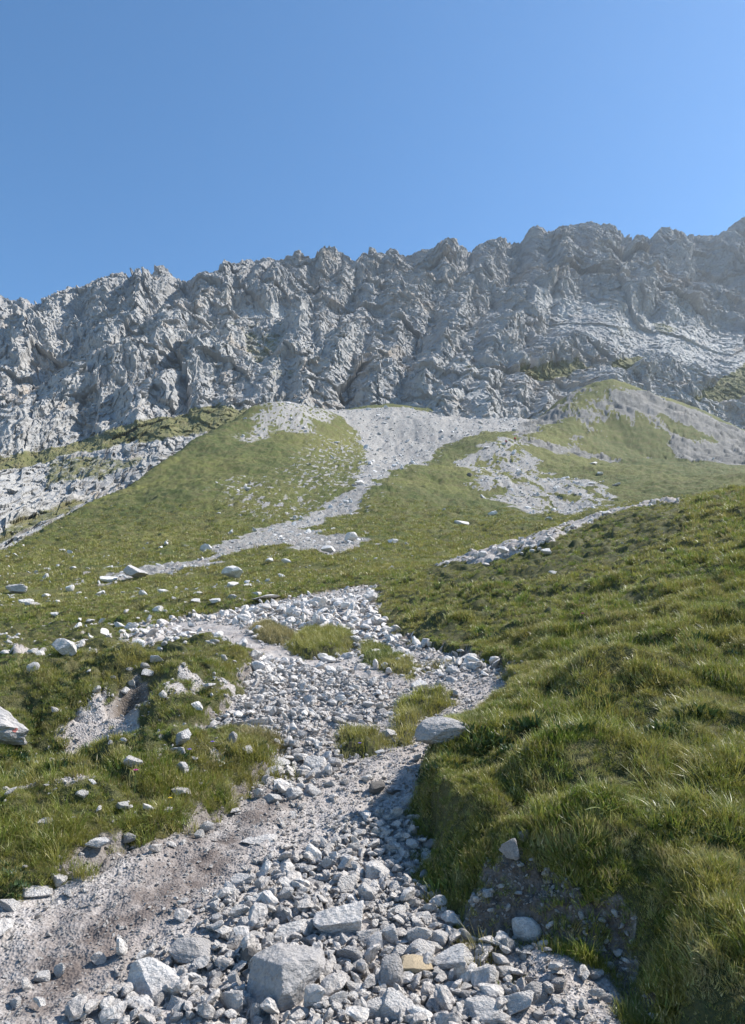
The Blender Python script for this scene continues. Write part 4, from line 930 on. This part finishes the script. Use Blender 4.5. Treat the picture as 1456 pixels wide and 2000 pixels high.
for poly, num, (w0, w1), lab, grp, ym in ZONES:
    P = np.array(poly, float); got = 0; tries = 0
    while got < num and tries < 900:
        tries += 1; x = rr_.uniform(P[:, 0].min(), P[:, 0].max()); y = rr_.uniform(P[:, 1].min(), P[:, 1].max()); w = rr_.uniform(w0, w1)
        if not inpoly(np.array([x]), np.array([y]), P)[0]: continue
        if any(abs(x - a) < (w + c) * .42 and abs(y - b) < (w * .7 + d) * .42 for a, b, c, d in taken): continue
        h = w * rr_.uniform(.6, .9); k = rr_.randrange(12)
        place_stone(x, y, w, h, lab, grp, seed=5000 + cnt, mesh=PROTO[k], rz=rr_.uniform(0, 6.28), ymin=ym, sink=.7, tilt=(rr_.gauss(0, .25), rr_.gauss(0, .25)))
        taken.append((x, y, w, h)); got += 1; cnt += 1
print('single stones', n_named, cnt)
for f_ in DEFER: f_()

# ------------------------------------------------------------------ turf islets standing in the path, each with its blades
def blades_mesh(name, pts, seed, mat, h=.07, per=14, w=.004, spread=.05):
    r = np.random.default_rng(seed); V = []; F = []
    for (x0, y0, z0) in pts:
        sc = r.uniform(.6, 1.3)
        for b in range(per):
            a = r.uniform(0, 6.283); rad = spread * math.sqrt(r.random()); bx = x0 + rad * math.cos(a); by = y0 + rad * math.sin(a)
            la = a + r.normal(0, .7); lean = r.uniform(.2, 1.0); hh = h * sc * r.uniform(.5, 1.2); wa = la + math.pi / 2; base = len(V)
            for k in range(3):
                t = k / 2; x = bx + math.cos(la) * lean * hh * t * t * .9; y = by + math.sin(la) * lean * hh * t * t * .9; z = z0 + hh * (t - .3 * lean * t * t) - .01
                ww = w * (1 - t) ** .6 * .5 + w * .06
                V.append((x - math.cos(wa) * ww, y - math.sin(wa) * ww, z)); V.append((x + math.cos(wa) * ww, y + math.sin(wa) * ww, z))
                if k: i = base + 2 * k; F.append((i - 2, i - 1, i + 1, i))
    me = bpy.data.meshes.new(name); me.from_pydata(V, [], F); me.materials.append(mat); return me
M_TURF = NT('turf mound'); 
M_TURF.put(M_TURF.mix(M_TURF.ramp(M_TURF.noise(M_TURF.pos(), 14, 5, .7), .35, .65), (.05, .042, .026), (.075, .08, .03)), M_TURF.b.inputs['Base Color']); M_TURF = M_TURF.m
def islet(poly, height, label, seed, density=260, h=.06, mat=None, world=None):
    P = world if world is not None else np.array([unproj(x, y, ZT, 2) for x, y in poly]); c = P.mean(0)
    e = bpy.data.objects.new('grass_clump', None); COL.objects.link(e); zc = float(lookup(ZT, c[:1], c[1:])[0]); e.location = (c[0], c[1], zc)
    tag(e, label, 'grass clump', 'turf islets left standing in the path')
    r = np.random.default_rng(seed); n = 46
    gx = np.linspace(P[:, 0].min() - .08, P[:, 0].max() + .08, n); gy = np.linspace(P[:, 1].min() - .08, P[:, 1].max() + .08, n); X, Y = np.meshgrid(gx, gy)
    d = sdf(X, Y, P) + fbm(X * 7, Y * 7, seed, 3) * .05
    H = height * (sstep(-.03, .13, d) ** .7) * (1 + .35 * fbm(X * 6, Y * 6, seed + 1, 3)) - .05
    Z = lookup(ZT, X, Y) + H
    idx = np.arange(n * n).reshape(n, n); ok = (np.maximum(d[:-1, :-1], d[1:, 1:]) > -.05); q = np.stack([idx[:-1, :-1], idx[:-1, 1:], idx[1:, 1:], idx[1:, :-1]], -1)[ok]
    me = bpy.data.meshes.new('turf'); V = np.stack([X.ravel() - c[0], Y.ravel() - c[1], Z.ravel() - zc], -1)
    used = np.unique(q); rm = np.full(n * n, -1); rm[used] = np.arange(len(used)); me.from_pydata(V[used].tolist(), [], rm[q].tolist()); me.materials.append(M_TURF)
    t = bpy.data.objects.new('turf', me); COL.objects.link(t); t.parent = e
    area = ok.sum() * (gx[1] - gx[0]) * (gy[1] - gy[0]); m = int(area * density * 1.6); px = r.uniform(gx[0], gx[-1], m * 4); py = r.uniform(gy[0], gy[-1], m * 4)
    dd = sdf(px, py, P) + fbm(px * 7, py * 7, seed, 3) * .05; k = dd > -.015; px = px[k][:m]; py = py[k][:m]; dd = dd[k][:m]
    pz = lookup(ZT, px, py) + height * (sstep(-.03, .13, dd) ** .7) * (1 + .35 * fbm(px * 6, py * 6, seed + 1, 3)) - .05
    b = bpy.data.objects.new('blades', blades_mesh('blades', np.stack([px - c[0], py - c[1], pz - zc], -1), seed, mat or M_BLADE, h)); COL.objects.link(b); b.parent = e
    return e
islet(IS['A'], .16, 'dark brownish turf islet highest up in the path, on its left', 21, 240, .10, M_DRY)
islet(IS['B'], .18, 'round dark turf islet in the middle of the upper path', 22, 240, .10, M_BLADE)
islet(IS['C'], .12, 'light green turf islet pointing down the path, right of the round one', 23, 240, .07, M_BLADE)
islet(IS['D'], .13, 'turf islet hugging the upper left side of the rounded boulder', 24, 300, .08)
islet(IS['E'], .12, 'small dark turf islet above the middle pile, left of the rounded boulder', 25, 340, .08, M_BLADE)
def roundpoly(x, y, r, sx=1.0):
    X, Y = unproj(x, y, ZT, 1.5); return np.array([(X + r * sx * math.cos(a), Y + r * math.sin(a)) for a in np.linspace(0, 6.283, 9)[:-1]])
for k, (x, y, r_, h_, lab, m_) in enumerate([(935,1866,.075,.11,'dry yellow grass tuft beside the large pale block at the bank foot',M_DRY), (962,1932,.03,.10,'tiny green grass tuft sprouting between stones near the bottom',M_BLADE2),
        (525,1452,.16,.09,'yellowish grass tuft at the left rim of the middle pile',M_DRY), (500,1475,.20,.09,'green turf tongue reaching into the path left of the middle pile',M_BLADE), (488,1538,.05,.06,'small flat tuft on the dirt left of the path centre',M_BLADE),
        (590,1222,.20,.10,'small brown turf knob beside the highest turf islet',M_DRY), (858,1300,.22,.10,'low dry tuft right of the light green islet',M_DRY), (850,1315,.12,.08,'thin green tuft under the low dry one',M_BLADE),
        (838,1442,.12,.08,'grass fringe at the left foot of the rounded boulder',M_DRY), (95,1762,.05,.05,'sparse tuft between white stones at the left gravel edge',M_DRY), (640,1378,.04,.05,'tiny tuft in the rubble above the small islet',M_BLADE)]):
    islet(None, .05, lab, 60 + k, 420 if y > 1400 else 220, h_, m_, world=roundpoly(x, y, r_, 1.3))

# ------------------------------------------------------------------ flowers
M_PINK = plain('pink petals', (.55, .10, .30)); M_VIO = plain('violet petals', (.30, .22, .62)); M_YEL = plain('yellow petals', (.75, .55, .05)); M_STEM = plain('stem green', (.09, .14, .04))
def flower(x, y, col, label, h=.12, r=.014):
    X, Y = unproj(x, y + 14, ZT, 1.5); Z = float(lookup(ZT, np.array([X]), np.array([Y]))[0]); e = bpy.data.objects.new('flower', None); COL.objects.link(e); e.location = (X, Y, Z); tag(e, label, 'flower', 'single flowers in the turf')
    bm = bmesh.new(); bmesh.ops.create_cone(bm, cap_ends=True, segments=6, radius1=.0022, radius2=.0014, depth=h, matrix=Matrix.Translation((0, 0, h / 2)))
    me = bpy.data.meshes.new('stem'); bm.to_mesh(me); bm.free(); me.materials.append(M_STEM); o = bpy.data.objects.new('stem', me); COL.objects.link(o); o.parent = e
    bm = bmesh.new()
    for ring, n_, rr, up in ((0, 9, r, .25), (1, 7, r * .65, .9)):
        for k in range(n_):
            a = k / n_ * 6.283 + ring * .3; M = Matrix.Translation((0, 0, h)) @ Matrix.Rotation(a, 4, 'Z') @ Matrix.Rotation(-up, 4, 'Y') @ Matrix.Translation((rr * .6, 0, 0)) @ Matrix.Diagonal((rr * .6, rr * .25, rr * .12, 1))
            bmesh.ops.create_icosphere(bm, subdivisions=1, radius=1, matrix=M)
    me = bpy.data.meshes.new('bloom'); bm.to_mesh(me); bm.free(); me.materials.append(col); o = bpy.data.objects.new('bloom', me); COL.objects.link(o); o.parent = e
flower(263, 1538, M_PINK, 'pink thistle bloom in the left verge grass', .13, .014)
flower(331, 1583, M_YEL, 'tiny yellow flower low in the left verge', .10, .011)
flower(369, 1490, M_VIO, 'pale violet flower by the white block of the left verge', .12, .013)
flower(414, 1473, M_VIO, 'small violet bell flower at the upper right of the left verge', .12, .013)
flower(703, 1466, M_VIO, 'pale blue flower on the small turf islet', .10, .012)
flower(1140, 1214, M_PINK, 'faint pink flower in the right slope grass', .16, .02)

# ------------------------------------------------------------------ two hikers on the eroded slope
M_SKIN = plain('skin', (.55, .36, .27)); M_JACK = plain('red jacket', (.62, .05, .06)); M_TROU = plain('dark trousers', (.025, .027, .035)); M_HAIR = plain('dark hair', (.03, .02, .015)); M_PACK = plain('dark backpack', (.06, .03, .04)); M_BOOT = plain('boots', (.05, .04, .03))
def skinmesh(name, nodes, edges, mat, parent, sub=2):
    me = bpy.data.meshes.new(name); me.from_pydata([n[0] for n in nodes], edges, []); o = bpy.data.objects.new(name, me); COL.objects.link(o); o.parent = parent
    m = o.modifiers.new('skin', 'SKIN'); m.use_smooth_shade = True
    for i, n in enumerate(nodes): me.skin_vertices[0].data[i].radius = (n[1], n[1] * (n[2] if len(n) > 2 else 1))
    me.skin_vertices[0].data[0].use_root = True
    o.modifiers.new('sub', 'SUBSURF').levels = sub; o.modifiers['sub'].render_levels = sub; me.materials.append(mat); return o
def person(px, py, yaw, step, label):
    X, Y = unproj(px, py, ZT, 120); Z = float(lookup(ZT, np.array([X]), np.array([Y]))[0])
    e = bpy.data.objects.new('person', None); COL.objects.link(e); e.location = (X, Y, Z); e.rotation_euler = (0, 0, yaw); tag(e, label, 'person', 'two hikers climbing the eroded slope')
    s = step
    J = {'pel': (0, 0, .95), 'chest': (0, .08, 1.30), 'neck': (0, .12, 1.48), 'head': (0, .15, 1.60), 'top': (0, .15, 1.72),
         'shl': (-.19, .10, 1.40), 'shr': (.19, .10, 1.40), 'ell': (-.27, .02 + .1 * s, 1.14), 'elr': (.27, .02 - .1 * s, 1.14), 'hal': (-.24, .22 + .1 * s, 1.0), 'har': (.24, .22 - .1 * s, 1.0), 'fil': (-.23, .29 + .1 * s, .97), 'fir': (.23, .29 - .1 * s, .97),
         'hil': (-.10, 0, .90), 'hir': (.10, 0, .90), 'knl': (-.11, .22 * s + .10, .52), 'knr': (.11, -.22 * s + .10, .50), 'anl': (-.11, .22 * s, .10 + .06 * max(s, 0)), 'anr': (.11, -.28 * s, .09), 'tol': (-.12, .22 * s + .16, .05 + .06 * max(s, 0)), 'tor': (.12, -.28 * s + .16, .04)}
    R = {'pel': .14, 'chest': .155, 'neck': .06, 'head': .095, 'top': .07, 'shl': .07, 'shr': .07, 'ell': .045, 'elr': .045, 'hal': .032, 'har': .032, 'fil': .022, 'fir': .022, 'hil': .09, 'hir': .09, 'knl': .065, 'knr': .065, 'anl': .045, 'anr': .045, 'tol': .04, 'tor': .04}
    E = [('pel','chest'),('chest','neck'),('neck','head'),('head','top'),('chest','shl'),('chest','shr'),('shl','ell'),('shr','elr'),('ell','hal'),('elr','har'),('hal','fil'),('har','fir'),('pel','hil'),('pel','hir'),('hil','knl'),('hir','knr'),('knl','anl'),('knr','anr'),('anl','tol'),('anr','tor')]
    def make(name, keys, mat, grow, sub=2):
        ks = [k for k in keys]; ix = {k: i for i, k in enumerate(ks)}
        return skinmesh(name, [(J[k], R[k] + grow) for k in ks], [(ix[a], ix[b]) for a, b in E if a in ix and b in ix], mat, e, sub)
    make('body', list(J), M_SKIN, 0); make('jacket', ['pel','chest','shl','shr','ell','elr','hal','har'], M_JACK, .022); make('trousers', ['pel','hil','hir','knl','knr','anl','anr'], M_TROU, .016)
    bm = bmesh.new(); bmesh.ops.create_icosphere(bm, subdivisions=3, radius=1, matrix=Matrix.Translation((0, .135, 1.66)) @ Matrix.Diagonal((.10, .115, .10, 1)))
    me = bpy.data.meshes.new('hair'); bm.to_mesh(me); bm.free(); me.materials.append(M_HAIR); o = bpy.data.objects.new('hair', me); COL.objects.link(o); o.parent = e
    bm = bmesh.new(); bmesh.ops.create_cube(bm, size=1, matrix=Matrix.Translation((0, -.14, 1.22)) @ Matrix.Rotation(-.2, 4, 'X') @ Matrix.Diagonal((.28, .18, .46, 1))); bmesh.ops.bevel(bm, geom=bm.edges[:], offset=.06, segments=3, affect='EDGES')
    me = bpy.data.meshes.new('backpack'); bm.to_mesh(me); bm.free(); me.materials.append(M_PACK if s > 0 else M_JACK); o = bpy.data.objects.new('backpack', me); COL.objects.link(o); o.parent = e
person(989.5, 869.5, .3, 1, 'lower of two hikers in red, walking on the eroded slope with a pack')
person(1006.5, 863.5, -.2, -1, 'upper of two hikers in red, climbing just ahead near the scree edge')

# ------------------------------------------------------------------ air
bm = bmesh.new(); bmesh.ops.create_cube(bm, size=1); me = bpy.data.meshes.new('haze'); bm.to_mesh(me); bm.free()
hz = bpy.data.objects.new('haze', me); COL.objects.link(hz)
lo_ = min(float(MZ.min()), float(ZT.min()), -420.0) - 1; hi_ = float(MZ.max()) + 8
hz.location = (0, 250, (lo_ + hi_) / 2); hz.scale = (2400, 1500, hi_ - lo_)
hm = bpy.data.materials.new('haze'); hm.use_nodes = True; nt = hm.node_tree; nt.nodes.remove(nt.nodes['Principled BSDF'])
pv = nt.nodes.new('ShaderNodeVolumePrincipled'); pv.inputs['Color'].default_value = (.74, .86, 1, 1); pv.inputs['Density'].default_value = 0.00015; pv.inputs['Anisotropy'].default_value = .45
nt.links.new(pv.outputs[0], nt.nodes['Material Output'].inputs['Volume']); me.materials.append(hm); tag(hz, kind='stuff')
